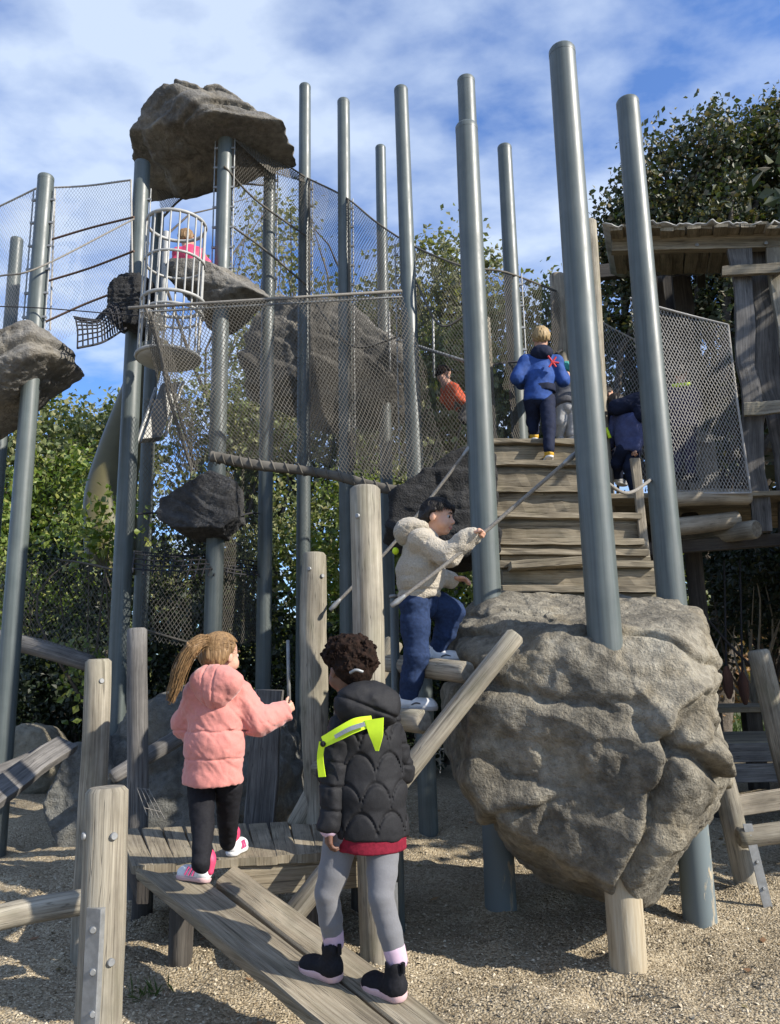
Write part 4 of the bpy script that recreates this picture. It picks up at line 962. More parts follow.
def bench():
    q = P(690, 490, 8.3); t = thing('plank_gate', 'pale slatted plank gate standing behind the bridge net', 'gate', [q[0], q[1], ZB])
    for x0, y0, x1, y1 in ((678, 487, 672, 445), (698, 487, 690, 420), (712, 487, 706, 438)):
        m = MB(); a = P(x0, y0, 8.3); b = P(x1, y1, 8.3); a[2] = ZB; box(m, (a + b) / 2, (b - a) / 2, [.085, 0, 0], [0, .015, 0], sub=3); m.build('slat', 'pale_wood', t)
    m = MB(); a = P(672, 433, 8.25); b = P(712, 439, 8.25); box(m, (a + b) / 2, (b - a) / 2, [0, 0, .06], [0, .015, 0]); m.build('cross_rail', 'pale_wood', t)
bench()

# right-hand climbing frame
def aframe():
    f = PZ(760, 903, 0); t = thing('leaning_frame', 'leaning log with side rungs at the right edge, steel shoe at its foot', 'climbing frame', [f[0], f[1], 0])
    b = PZ(750, 892, 0); a = P(706, 712, 5.3); log_part('leaning_log', [b - [0, 0, .08], a], [.075, .07], t)
    m = MB(); u = unit(a - b); b2 = PZ(766, 905, 0) + [0, -.02, 0]; box(m, b2 + u * .21, u * .26, [.028, 0, 0], [0, .004, 0]); m.build('steel_shoe', 'galvanised', t)
    for k in (.1, .25, .4): bolt(t, b2 + u * k + [0, -.006, 0], [0, -1, .1], .01)
    log_part('rung', [P(738, 838, 5.05), P(815, 828, 5.05)], [.06, .06], t)
    m = MB(); c0 = P(736, 806, 5.3); c1 = P(840, 790, 5.3); box(m, (c0 + c1) / 2, (c1 - c0) / 2, [0, 0, .062], [0, .025, 0], sub=5); m.build('cross_board', 'pale_wood', t)
aframe()
post('leaning log post behind the right edge of the big boulder', P(758, 650, 5.9), [P(812, 850, 5.9)[0], 5.9, 0], .078)
def table():
    q = P(760, 720, 9.2); t = thing('low_table', 'low dark plank table in the shade behind the big boulder', 'table', [q[0] + .3, q[1], 0])
    z = P(740, 706, 9.2)[2]; x0 = P(690, 706, 9.2)[0]
    for k in range(4): 
        m = MB(); bx(m, [x0, 9.0 + k * .2, z - .06], [x0 + 2.6, 9.19 + k * .2, z]); m.build('top_board', 'weathered_plank', t)
    for k in range(6): m = MB(); bx(m, [x0 + .12 + k * .45, 9.05, 0], [x0 + .3 + k * .45, 9.2, z - .063]); m.build('leg', 'dark_wood', t)
    q = P(770, 760, 7.2); t = thing('sand_box', 'grey plank box on the ground behind the leaning log', 'box', [q[0], q[1], 0]); x0 = P(726, 760, 7.2)[0]
    z = P(750, 742, 7.2)[2]
    for k in range(2): m = MB(); bx(m, [x0, 7.1, z - .16 - k * .17], [x0 + 2.2, 7.14, z - .005 - k * .17]); m.build('side_board', 'grey_slab', t)
    for k in range(5): m = MB(); bx(m, [x0, 7.16 + k * .2, z - .03], [x0 + 2.2, 7.35 + k * .2, z + .01]); m.build('top_board', 'weathered_plank', t)
table()
def bobs():
    for x, y, lab in ((744, 690, 'brown cone-shaped bob hanging on a rope beside the leaning log, right of two'), (728, 684, 'brown cone-shaped bob hanging nearer the boulder edge, left of two')):
        c = P(x, y, 7.6); t = thing('rope_bob', lab, 'rope swing', c - [0, 0, .14], 'brown bobs hanging on ropes')
        m = MB(); tube(m, [c + [0, 0, .17], c + [0, 0, .08], c - [0, 0, .05], c - [0, 0, .14]], [.02, .05, .046, .02], 12, bev=.01); m.build('bob', 'rust_wood', t)
        rope_obj('cord', [c + [0, 0, .15], P(x - 4, 560, 7.7)], .01, 'black_rope', t)
m_wood('rust_wood', (.05, .02, .012), (.12, .05, .03), (.18, .08, .05), .3)
bobs()
hand_rope('dark slack rope crossing behind the leaning log at the right', [P(706, 618, 7.2), P(745, 660, 7.4), P(790, 690, 7.6)], .012, (False, False), mat='black_rope')

# ------------------------------------------------------------------ tower cage, slide
def cage():
    c = P(171, 365, 7.0); rad = .285; t = thing('steel_cage', 'round galvanised cage of upright bars on the tower', 'cage', c)
    zt = P(171, 226, 7.0)[2]; zm = P(171, 304, 7.0)[2]; zb = P(171, 358, 7.0)[2]; th = np.linspace(0, 2 * np.pi, 33)
    def ring(n, z, r, tr=.014, x=0): m = MB(); tube(m, np.stack([c[0] + x + r * np.cos(th), c[1] + r * np.sin(th), np.full(33, z)], 1), tr, 8, cap=False); m.build(n, 'cage_paint', t)
    ring('top_ring', zt, rad, .018, .0); ring('hoop', zt - .42, rad); ring('hoop', zm, rad * 1.05, .018); ring('hoop', zm - .12, rad); ring('base_ring', zb, rad * 1.03, .02, -.03)
    for k in range(16):
        a = math.pi * (.78 + k * .094); x, y = rad * math.cos(a), rad * math.sin(a); m = MB(); tube(m, [[c[0] + x, c[1] + y, zt], [c[0] + x - .03, c[1] + y, zb]], .0095, 8); m.build('bar', 'cage_paint', t)
    m = MB(); tube(m, [[c[0] - .03, c[1], zb - .06], [c[0] - .03, c[1], zb - .04], [c[0] - .03, c[1], zb - .015]], [rad * .55, rad * .95, rad * 1.02], 28); m.build('floor_plate', 'cage_paint', t)
    m = MB(); q = P(166, 250, 7.2); tube(m, [q + [-.08, .25, .35], q + [-.08, .25, -.75]], .035, 12); m.build('inner_tube', 'cage_paint', t)
cage()
def slide():
    t = thing('slide', 'big curved tan slide dropping behind the left tower pole', 'slide', [P(95, 520, 9.4)[0], 9.4, 0])
    top = spline([P(146, 335, 9.6), P(122, 395, 9.5), P(100, 452, 9.3), P(87, 500, 9.1), P(88, 560, 8.9)], 40); m = MB(); n = 18; V = []
    for p, k in zip(top, np.linspace(0, 1, 40)):
        w = .14 + .20 * k; ax = unit([1, .25, -.25])
        for a in np.linspace(0, np.pi, n): V.append(p + ax * (w - w * math.cos(a)) + np.array([0, -.28, -.08]) * math.sin(a))
    i, j = np.meshgrid(np.arange(39), np.arange(n - 1), indexing='ij'); i = i.ravel(); j = j.ravel()
    m.add(np.array(V), np.stack([i * n + j, i * n + j + 1, (i + 1) * n + j + 1, (i + 1) * n + j], 1)); o = m.build('chute', 'slide_shell', t)
    sm = o.modifiers.new('thick', 'SOLIDIFY'); sm.thickness = .02
    m = MB(); tube(m, top + np.array([-.01, -.01, .01]), .03, 10); m.build('rim', 'slide_edge', t)
    t = thing('chute', 'pale short chute under the steel cage', 'slide', P(160, 440, 8.2)); m = MB(); a = P(170, 385, 8.2); b = P(151, 440, 8.0)
    box(m, (a + b) / 2, (a - b) / 2, [.08, .07, .03], [.02, -.02, .02], sub=4); m.build('trough', 'pale_metal', t)
    for s in (-1, 1): m = MB(); tube(m, [a + np.array([.12, .1, .07]) * s, b + np.array([.12, .1, .07]) * s], .02, 8); m.build('rail', 'galvanised', t)
m_plain('pale_metal', (.55, .55, .52), .5, .2, .1, 10)
slide()

# ------------------------------------------------------------------ nets
def nets():
    def L(*q): return [P(*k) for k in q]
    net('tall safety net against the sky at the left, between the left pole and the tower', [(L((-45, 226, 8.2), (0, 206, 8.2), (37, 188, 8.0), (84, 186, 7.9), (131, 180, 7.6)), L((-45, 395, 8.2), (0, 372, 8.2), (40, 352, 8.0), (85, 330, 7.9), (131, 318, 7.6)))], .021, .029, .0016, 'net_rope_pale',
        edges=[L((-45, 226, 8.2), (0, 206, 8.2), (37, 188, 8.0)), L((37, 188, 8), (84, 186, 7.9), (131, 180, 7.6)), L((37, 188, 8), (33, 345, 8)), L((55, 190, 7.95), (50, 330, 7.95)), L((131, 180, 7.6), (133, 320, 7.6))])
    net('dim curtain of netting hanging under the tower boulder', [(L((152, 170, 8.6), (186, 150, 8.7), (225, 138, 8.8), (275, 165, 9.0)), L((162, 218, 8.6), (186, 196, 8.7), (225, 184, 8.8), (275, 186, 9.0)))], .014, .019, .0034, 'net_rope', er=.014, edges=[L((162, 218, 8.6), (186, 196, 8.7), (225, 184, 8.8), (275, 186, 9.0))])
    net('rolled strip of netting from the nose of the tower boulder to the pole beside it', [(L((231, 133, 7.7), (262, 150, 8.0), (305, 178, 8.4)), L((236, 142, 7.7), (270, 172, 8.0), (306, 182, 8.4)))], .016, .016, .006, 'net_rope', edges=[L((231, 132, 7.7), (262, 149, 8.0), (305, 177, 8.4))])
    net('net around the upper tower between its front and right poles', [(L((232, 140, 7.7), (268, 168, 8.1), (306, 180, 8.4)), L((226, 300, 7.7), (265, 302, 8.1), (306, 302, 8.4)))], .019, .028, .0022, edges=[L((233, 140, 7.7), (228, 300, 7.7)), L((226, 222, 7.7), (265, 250, 8.0), (306, 285, 8.4)), L((224, 166, 7.6), (256, 200, 7.9), (306, 236, 8.4))], er=.012)
    net('tall net sloping down from the tower towards the stairs, hung on steel poles', [
        (L((307, 178, 8.45), (345, 197, 7.95)), L((307, 460, 8.45), (349, 470, 7.95))),
        (L((345, 197, 7.95), (376, 222, 7.7), (408, 243, 7.4)), L((349, 470, 7.95), (380, 475, 7.7), (416, 472, 7.4))),
        (L((408, 243, 7.4), (440, 258, 7.1), (470, 268, 7.0)), L((416, 472, 7.4), (440, 470, 7.1), (486, 455, 7.0))),
        (L((470, 268, 7.0), (505, 272, 7.3), (556, 291, 8.0)), L((486, 450, 7.0), (512, 440, 7.3), (560, 432, 8.0)))], .019, .028, .0026,
        edges=[L((307, 178, 8.45), (345, 197, 7.95), (376, 222, 7.7), (408, 243, 7.4), (440, 258, 7.1), (470, 268, 7.0), (505, 272, 7.3), (556, 291, 8.0)), L((309, 180, 8.4), (310, 460, 8.4)), L((348, 200, 7.9), (352, 470, 7.9)),
               L((306, 290, 8.4), (350, 345, 7.8), (405, 335, 7.3)), L((415, 280, 7.3), (440, 325, 7.1), (470, 312, 7.0))])
    bar0, bar1 = P(140, 307, 6.6), P(402, 291, 6.9)
    net('broad net panel at the tower front, gathered on a rope roll along its bottom', [(L((146, 309, 6.6), (230, 303, 6.7), (310, 297, 6.8), (402, 292, 6.9)), L((196, 470, 6.6), (225, 463, 6.6), (330, 474, 6.6), (455, 490, 6.6)))], .018, .028, .0032, wig=.2, sag=.0,
        edges=[L((146, 309, 6.6), (172, 390, 6.6), (196, 470, 6.6))], er=.013)
    t = thing('net_roll', 'thick rolled net edge hanging across the middle under the broad net', 'net', P(330, 475, 6.55)); pts = L((211, 457, 6.55), (260, 465, 6.55), (330, 474, 6.55), (395, 490, 6.5), (460, 489, 6.5))
    m = MB(); tube(m, spline(pts, 60), .045, 12, wob=.2, seed=3); m.build('roll', 'net_rope', t); m = MB(); sp = spline(pts, 150); ths = np.arange(150) * .9
    tube(m, sp + np.stack([np.zeros(150), np.cos(ths) * .05, np.sin(ths) * .05], 1), .008, 5); m.build('lashing', 'net_rope', t)
    t = thing('cross_rail', 'long grey rail across the tower above the broad net', 'rail', bar0); m = MB(); tube(m, [P(128, 308, 6.6), bar1], .015, 12, bev=.004); m.build('rail', 'grey_rope', t)
    m = MB(); tube(m, [P(140, 312, 6.62), P(402, 297, 6.92)], .012, 8); m.build('wire', 'galvanised', t)
    net('narrow gathered tail of netting hanging below the steel cage', [(L((141, 312, 6.58), (152, 316, 6.50), (160, 311, 6.60)), L((178, 470, 6.6), (192, 474, 6.5), (206, 468, 6.62)))], .016, .028, .0028, wig=.2, edges=[L((150, 312, 6.55), (160, 350, 6.52), (170, 400, 6.55), (192, 470, 6.55))], er=.016)
    net('net round the foot of the tower below the dark boulder', [(L((143, 400, 7.5), (216, 400, 7.8)), L((140, 640, 7.4), (214, 650, 7.8))), (L((216, 470, 7.8), (268, 470, 8.8)), L((214, 650, 7.8), (266, 640, 8.8)))], .021, .03, .003, edges=[L((140, 628, 7.4), (180, 640, 7.6), (214, 648, 7.8))])
    net('low net at the left over the dark log', [(L((-30, 560, 8.0), (60, 560, 8.0), (84, 563, 8.0), (124, 572, 7.8)), L((-30, 628, 8.0), (20, 640, 8.0), (70, 655, 7.9), (124, 668, 7.8)))], .024, .03, .0022, edges=[L((-30, 628, 8.0), (20, 640, 8.0), (70, 655, 7.9), (124, 668, 7.8)), L((60, 560, 8.0), (84, 563, 8.0), (124, 572, 7.8))])
    net('pale net screen on the bridge, right of the poles', [(L((630, 298, 7.15), (655, 306, 7.05), (692, 316, 7.05), (728, 325, 7.0)), L((650, 487, 7.15), (675, 490, 7.05), (712, 493, 7.05), (751, 493, 7.0)))], .017, .032, .0036, 'net_rope_pale', edges=[L((630, 298, 7.15), (655, 306, 7.05), (692, 316, 7.05), (728, 325, 7.0)), L((728, 325, 7.0), (737, 400, 7.0), (751, 493, 7.0)), L((650, 487, 7.15), (700, 493, 7.05), (751, 493, 7.0))])
    net('pale net of the bridge seen between the two thickest poles', [(L((588, 312, 8.9), (612, 328, 8.9), (660, 352, 8.9)), L((596, 480, 8.9), (625, 480, 8.9), (665, 480, 8.9)))], .026, .036, .0046, 'net_rope_pale', edges=[L((588, 312, 8.9), (612, 328, 8.9), (660, 352, 8.9))])
    net('black square-mesh crawl net from the left boulder to the tower', [(L((74, 318, 7.0), (95, 322, 7.1), (118, 300, 7.4)), L((78, 348, 6.7), (103, 342, 6.9), (126, 328, 7.3)))], .055, .055, .009, 'black_rope', sag=-.05, diag=False, edges=[L((74, 318, 7.0), (95, 322, 7.1), (118, 300, 7.4)), L((78, 348, 6.7), (103, 342, 6.9), (126, 328, 7.3))])
    net('black climbing net slung inside the tower under the dark boulder', [(L((136, 552, 7.3), (180, 560, 7.5), (262, 560, 8.6)), L((136, 570, 7.0), (180, 582, 7.2), (262, 578, 8.2)))], .09, .08, .009, 'black_rope', diag=False)
    for lab, pts in (('brown rope slung across the left net, upper of three', L((50, 240, 7.9), (90, 228, 7.8), (134, 217, 7.5))), ('brown rope slung across the left net, middle of three', L((48, 281, 7.9), (90, 268, 7.8), (134, 251, 7.5))), ('brown rope slung across the left net, lowest of three', L((45, 322, 7.6), (90, 302, 7.6), (134, 286, 7.5)))):
        tag(rope_obj('rope', pts, .012, 'rust_rope', None, loc=pts[0]), lab, 'rope')
    tag(rope_obj('rope', L((0, 276, 6.7), (40, 267, 6.7), (134, 219, 7.5)), .009, 'grey_rope', None, loc=P(0, 276, 6.7)), 'grey rope passing in front of the left steel pole', 'rope')
    tag(rope_obj('rope', L((-20, 306, 6.7), (40, 308, 6.8), (140, 316, 6.9)), .006, 'black_rope', None, loc=P(0, 306, 6.7)), 'thin dark wire stretched level behind the left boulder to the cage', 'wire')
    for lab, x, y0, y1, d in (('thin white fence post behind the sloping net, left of two', 389, 312, 372, 9.0), ('thin white fence post behind the sloping net, right of two', 433, 315, 378, 9.0), ('thin white stake standing right of the pink girl', 288, 640, 700, 6.4)):
        a, b = P(x, y0, d), P(x + 1, y1, d); m = MB(); tube(m, [b, a], .015, 8, bev=.003); tag(m.build('thin_post', 'galvanised', None, b), lab, 'post')
    a, b = P(398, 340, 8.3), P(480, 366, 8.0); m = MB(); tube(m, [a, b], .02, 8); tag(m.build('handrail', 'galvanised', None, a), 'sloping steel handrail above the orange-jacketed child', 'handrail')
    for lab, pts in (('dark rope tying the black boulder to the left tower pole', L((172, 515, 7.4), (155, 513, 7.4), (136, 514, 7.3))), ('dark rope tying the black boulder to the right tower pole', L((240, 516, 7.6), (252, 513, 8.0), (265, 514, 8.7)))):
        tag(rope_obj('rope', pts, .009, 'black_rope', None, loc=pts[0]), lab, 'rope')
m_plain('rust_rope', (.14, .085, .06), .9, 0, .3, 60)
nets()

# ------------------------------------------------------------------ vegetation
def veg():
    def B(px, py, d, rx, rz, ry=None): return (P(px, py, d), (rx, ry or rx * .8, rz))
    tree('tree', 'large dark broad-leaved tree towering behind the hut', 'tree', [5.2, 13.2, 0], [B(760, 200, 13, 1.9, 1.7), B(690, 250, 12.8, 1.5, 1.5), B(800, 330, 13, 2.2, 2.0), B(650, 330, 13, 1.2, 1.4), B(630, 250, 12.6, .8, .6), B(720, 165, 12.8, .95, .7), B(790, 155, 12.8, 1.1, .9), B(690, 420, 13.5, 1.8, 1.3), B(612, 290, 12.8, .5, .7), B(650, 200, 12.8, .8, .55), B(668, 165, 12.8, .6, .6), B(712, 135, 12.8, .55, .4), B(757, 118, 12.8, .6, .35), B(625, 215, 12.6, .5, .4)], 560, 64000, .10, 'walnut_leaf', .28, 1, .19, limbs=50)
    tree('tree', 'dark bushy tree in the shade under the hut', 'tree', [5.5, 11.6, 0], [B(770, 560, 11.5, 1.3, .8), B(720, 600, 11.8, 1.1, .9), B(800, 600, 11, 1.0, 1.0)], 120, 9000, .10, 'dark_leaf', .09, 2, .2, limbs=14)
    tree('tree', 'pale-stemmed sapling beside the leaning log at the right', 'tree', [P(748, 700, 10)[0], 10, 0], [B(752, 600, 10, .5, .5), B(745, 560, 10, .4, .4)], 25, 900, .08, 'dark_leaf', .05, 3, .12, limbs=9, bark='pale_wood')
    olive = [(18, 468, 21, 2.2, 2.2), (70, 470, 24, 1.8, 2.6), (95, 450, 22, 1.6, 1.9), (40, 520, 19, 2.2, 1.7), (-10, 500, 20, 2.0, 2.4)]
    labs = ['olive green tree in sun at the far left, beside the dark pole', 'taller grey-green tree left of the tan slide', 'feathery tree whose top meets the slide rim', 'bushy yellow-green tree in front of the far left trees', 'olive green tree cut by the left picture edge']
    for k, (px, py, d, rx, rz) in enumerate(olive):
        c = P(px, py, d); tree('tree', labs[k], 'tree', [c[0], c[1], 0], [(c, (rx, rx * .8, rz)), (c + [rx * .5, 0, rz * .5], (rx * .6, rx * .6, rz * .6)), (c + [-rx * .5, 0, -rz * .6], (rx * .8, rx * .8, rz * .8)), (c + [0, 0, -rz * 1.4], (rx, rx, rz))], 130, 6500, .17, ['olive_leaf', 'pale_leaf', 'olive_leaf', 'bright_leaf', 'olive_leaf'][k], .14, 20 + k, .28, limbs=16)
    mid = [(436, 315, 16, 1.4, 1.8, 'pale_leaf'), (310, 365, 17, 2.4, 1.8, 'pale_leaf'), (530, 345, 15, 1.6, 1.2, 'olive_leaf'), (210, 460, 16, 2.0, 1.7, 'olive_leaf'), (390, 420, 15, 2.0, 1.5, 'olive_leaf'), (270, 230, 18, 1.1, 1.0, 'pale_leaf')]
    labs = ['sparse yellow-green tree showing above the sloping net', 'thin-leaved tree behind the tower and the tall poles', 'olive tree behind the boy in the blue hooded jacket', 'olive tree behind the foot of the tower', 'olive tree behind the broad net', 'small airy tree top behind the right tower pole']
    for k, (px, py, d, rx, rz, mt) in enumerate(mid):
        c = P(px, py, d); tree('tree', labs[k], 'tree', [c[0], c[1], 0], [(c, (rx, rx * .8, rz)), (c + [rx * .5, 0, rz * .5], (rx * .6, rx * .6, rz * .7)), (c + [0, 0, -rz * 1.3], (rx, rx, rz))], 150, 10000 if k != 5 else 1200, .125, mt, .13, 40 + k, .26, limbs=22)
    bush = [(355, 540, 11.5, 1.1, 1.5, 'bright_leaf', 'sunlit leafy bush between the steel poles behind the tallest log post'), (300, 560, 12.5, 1.2, 1.6, 'olive_leaf', 'green bush behind the notched log post'), (440, 560, 12, .9, 1.5, 'bright_leaf', 'sunlit slender bush behind the boy in cream'),
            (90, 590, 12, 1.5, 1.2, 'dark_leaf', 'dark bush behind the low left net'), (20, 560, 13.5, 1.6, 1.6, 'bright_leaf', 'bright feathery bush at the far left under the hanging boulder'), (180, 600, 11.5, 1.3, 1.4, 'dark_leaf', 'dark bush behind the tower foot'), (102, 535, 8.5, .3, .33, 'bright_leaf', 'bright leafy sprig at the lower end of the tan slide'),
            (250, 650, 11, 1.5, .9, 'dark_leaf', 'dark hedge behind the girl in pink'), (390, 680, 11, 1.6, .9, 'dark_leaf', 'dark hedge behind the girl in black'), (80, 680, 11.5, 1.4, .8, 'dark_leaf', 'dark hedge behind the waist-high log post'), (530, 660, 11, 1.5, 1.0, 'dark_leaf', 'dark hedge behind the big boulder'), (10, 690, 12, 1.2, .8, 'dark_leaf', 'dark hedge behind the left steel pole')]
    for k, (px, py, d, rx, rz, mt, lab) in enumerate(bush):
        c = P(px, py, d); tree('bush', lab, 'bush', [c[0], c[1], 0], [(c, (rx, rx * .7, rz)), (c * [1, 1, .5], (rx * 1.1, rx * .7, rz * .8))], 90, 5000 if k != 6 else 700, .085, mt, .05, 70 + k, .18, limbs=10)
    tree('bush', 'rusty tan bush far behind the leaning log, leaves coloured bright as if sunlit', 'bush', [*P(740, 690, 14)[:2], 0], [B(742, 668, 14, 1.6, .7), B(720, 660, 14, .9, .6), B(770, 665, 14, 1.1, .6)], 90, 7000, .07, 'rust_leaf', .03, 91, .16)  # sunlight put into the leaf colour, since other trees shade this bush
    # unseen trees added at the right to shade the ground behind the tower
    for k, (x, y, h, r_) in enumerate(SHADE):
        tree('tree', 'unseen tree added right of the playground to shade the ground behind the tower', 'tree', [x, y, 0], [((x, y, h), (r_, r_, r_ * .9)), ((x, y, h - r_), (r_ * .9, r_ * .9, r_))], 160, 7000, .22, 'walnut_leaf', .2, 110 + k, .35, group='added shade trees right of the playground')
    # far wood behind everything
    g_ = np.random.default_rng(5); m = MB(); n = 26000; th = g_.uniform(-1.0, 1.0, n); d = g_.uniform(28, 36, n); hh = g_.random(n) ** .8 * (5.2 + 1.6 * np.sin(th * 9) + 1.2 * np.sin(th * 23 + 1))
    leaves(m, np.stack([d * np.sin(th) , d * np.cos(th), hh], 1) + g_.normal(size=(n, 3)) * .4, .45, g_); tag(m.build('far_wood', 'olive_leaf', smooth=False), 'far belt of olive green woodland behind the playground', 'woodland', kind='stuff')
    m = MB(); n = 9000; gx = g_.uniform(-8, 9, n); gy = g_.uniform(14.6, 19, n); leaves(m, np.stack([gx, gy, np.full(n, .03)], 1), .18, g_, drop=-1.6, aspect=.08); tag(m.build('lawn_grass', 'grass_blade', smooth=False), 'strip of green grass beyond the sand', 'grass', kind='stuff')
    q = PZ(150, 995, 0); m = MB(); n = 60; o = g_.normal(size=(n, 2)) * .05; leaves(m, np.stack([q[0] + o[:, 0], q[1] + o[:, 1] * .6, np.full(n, gz(q[0], q[1]))], 1), .08, g_, drop=-.7, aspect=.05)
    tag(m.build('grass_tuft', 'grass_blade', None, q, smooth=False), 'small grass tuft in the gravel beside the strapped post', 'grass')
SHADE = [(6.6, 8.2, 5.6, 2.1), (5.9, 5.7, 3.8, 1.3), (9.5, 7.4, 7.5, 2.4)]
veg()

# ------------------------------------------------------------------ people
def cap(parts, res, name, mat, parent, disp=None, smooth=True):
    m = MB()
    for s in parts:
        if disp: s.disp = disp
        s.mesh(res, m)
    return m.build(name, mat, parent)
def hair_cap(T, A, Hh, infl=.045, back=0.0, front=.0):
    s = Sdf(); s.ell(T(0, -.06, .13), np.array([.37 + infl, .45 + infl, .39 + infl]) * Hh, A, .02); s.ell(T(0, -.16, -.08), np.array([.35 + infl, .34 + infl, .34]) * Hh, A, .04)
    r, f, u = A
    s.cut(T(0, .16 + front, .22), f * .80 - u * .60, .01); s.cut(T(0, -.2, -.42), -u, .02)
    for sg in (-1, 1): s.ell(T(sg * .42, .02, -.10), np.array([.12, .13, .17]) * Hh, A, .01, True)
    return s
def strand(amp, fr, seed, A, ax=(3.0, 3.0, .5)):
    ax = np.array(ax)
    return lambda X: amp * fbm((X @ A.T) * fr * ax, 3, seed)

def slerp(a, b, t):
    a = unit(a); b = unit(b); w = math.acos(np.clip(a @ b, -1, 1)); return (math.sin((1 - t) * w) * a + math.sin(t * w) * b) / max(math.sin(w), 1e-4)
def pulled(m, T, A, Hh, tie, n, r, infl=.055, low=-.55):
    tc_ = np.array(tie) - [0, -.06, .12]; td = unit(tc_ / [.4, .48, .42])
    for k in range(n):
        a = RNG.uniform(-2.6, 2.6); z = RNG.uniform(low, .75) if abs(a) > 1.2 else RNG.uniform(.35, .8); d0 = unit([math.sin(a), math.cos(a), z])
        if d0[1] > .35 and d0[2] < .45: continue
        pts = [];
        for t in np.linspace(0, 1, 9):
            d = slerp(d0, td, t); rr = 1 + RNG.normal() * .006; pts.append(T(*(np.array([0, -.06, .12]) + d * np.array([.37 + infl, .45 + infl, .39 + infl]) * rr)))
        tube(m, spline(pts, 12), r, 4)
def girl_pink():
    dz = 3.92; root = P(212, 870, 3.95); root[2] = .5
    t = thing('person', 'girl with a blond ponytail in a long pink hooded coat, standing on the wooden deck', 'person', root)
    J = lambda x, y, d: P(x, y, d)
    hc = J(221, 655, 3.93); fwd = unit(hz(38) + [0, 0, -.05]); up = np.array([0, 0, 1.0]); HH = .205
    body = MB(); s = Sdf(); A, T = sdf_head(s, hc, fwd, up, HH); s.cone(T(0, -.08, -.3), J(216, 698, 3.93), .046, .05, .03); s.mesh(.0045, body)
    hipL, hipR, kL, kR, aL, aR = J(201, 788, 3.93), J(229, 786, 3.96), J(203, 826, 3.86), J(228, 818, 4.05), J(201, 864, 3.76), J(228, 842, 4.17)
    s = Sdf(); s.cone(J(216, 700, 3.93), J(214, 752, 3.93), .075, .07, .03)
    for h, k, a in ((hipL, kL, aL), (hipR, kR, aR)): s.chain([h, k, a], [.05, .038, .026], .03)
    shL, shR, eL, eR, wL, wR = J(196, 692, 3.90), J(240, 692, 3.92), J(185, 725, 3.98), J(258, 722, 3.93), J(192, 735, 4.15), J(284, 712, 4.02)
    for a, b, c in ((shL, eL, wL), (shR, eR, wR)): s.chain([a, b, c], [.035, .03, .022], .02)
    s.mesh(.01, body)
    sdf_hand(body, J(286, 711, 4.03), J(296, 703, 4.07) - J(286, 711, 4.03), np.array([-.5, .7, .1]), np.array([0, 0, 1]), .82, 1.0)
    sdf_hand(body, wL, [.1, 1, .1], [.8, 0, -.3], [0, 0, 1], .82, .6)
    b = body.build('body', 'light_skin', t); face_bits(b, hc, fwd, up, HH, 'blond_hair')
    # leggings and boots
    m = MB()
    for h, k, a in ((hipL, kL, aL), (hipR, kR, aR)): limb(m, [h, k, a], [.068, .052, .042], .007, .01, wrinkle(.004, 22, 3, (1, 1, 1.6)))
    m.build('leggings', 'black_cloth', t)
    gL = on_ramp(209, 884) + [0, 0, .003]; gR = PZ(230, 857, .503)
    for g_, az, nm in ((gL, -62, 1), (gR, 10, 2)):
        sh, TT = shoe(t, g_, az, .19, 'white_shoe', 'pink_sole' if nm == 1 else 'white_shoe', high=.035, name='boot', w=.034, up=(0, .2 if nm == 1 else 0, 1))
        q = Sdf(); q.cone(TT(0, .033, .098), TT(0, .033, .112), .037, .038, .01); q.cone(TT(0, .004, .05), TT(0, .004, .095), .018, .018, .03); m = MB(); q.mesh(.005, m); m.build('pink_collar', 'hot_pink', sh)
        for sd in (-1, 1):
            for k in range(3): 
                m = MB(); tube(m, [TT(sd * .039, .075 + k * .022, .026), TT(sd * .033, .062 + k * .022, .062)], .0055, 6); m.build('stripe', 'rose', sh)
    # coat
    AX, r, f, u = torso_ax(hz(18), 1.25); Cn = lambda p, x=0, y=0, z=0: p + r * x + f * y + u * z
    nk = J(217, 690, 3.92); hem = J(212, 781, 3.91)
    s = Sdf(); pts = [nk - [0, 0, .01], nk * .75 + hem * .25, nk * .4 + hem * .6, hem]; s.chain([nk - [0, 0, .035], pts[1], pts[2], hem - [0, 0, .05]], [.098, .122, .135, .150], .04) if False else None
    for a, b_, ra, rb in zip([nk - [0, 0, .04], pts[1], pts[2]], [pts[1], pts[2], hem - [0, 0, .10]], [.105, .125, .138], [.125, .138, .150]): s.cone(a, b_, ra, rb, .04, AX)
    s.cone(shL + [.01, 0, -.012], shR - [.01, 0, .012], .062, .062, .04)
    s.cut(hem + [0, 0, -.005], unit([.02, .05, -1]), .012)
    s.chain([shL + [.015, 0, -.01], eL, wL], [.066, .058, .046], .03); s.chain([shR - [.015, 0, .01], eR, wR + (wR - eR) * .02], [.068, .062, .05], .03)
    s.cut(wR + unit(wR - eR) * .012, unit(wR - eR), .006)
    z1, z2 = J(214, 732, 3.8)[2], J(212, 760, 3.8)[2]
    def disp(X):
        fo = fbm(np.stack([(X[:, 0] + X[:, 2] * .8) * 16, X[:, 1] * 6, (X[:, 2] - X[:, 0] * .5) * 5], 1), 3, 21); f2 = fbm(np.stack([(X[:, 0] - X[:, 2] * .6) * 26, X[:, 1] * 10, (X[:, 2] + X[:, 0] * .5) * 11], 1), 3, 33); d = .004 * fbm(X * 13, 3, 4) - .011 * np.clip(np.abs(fo), 0, .5) - .006 * np.clip(np.abs(f2), 0, .5)
        tor = (X[:, 2] < z1 + .03) & (X[:, 0] < eR[0] - .03)
        for z in (z1, z2): d = d + .008 * np.exp(-((X[:, 2] - z + .003 * np.sin(X[:, 0] * 50)) / .004) ** 2) * tor
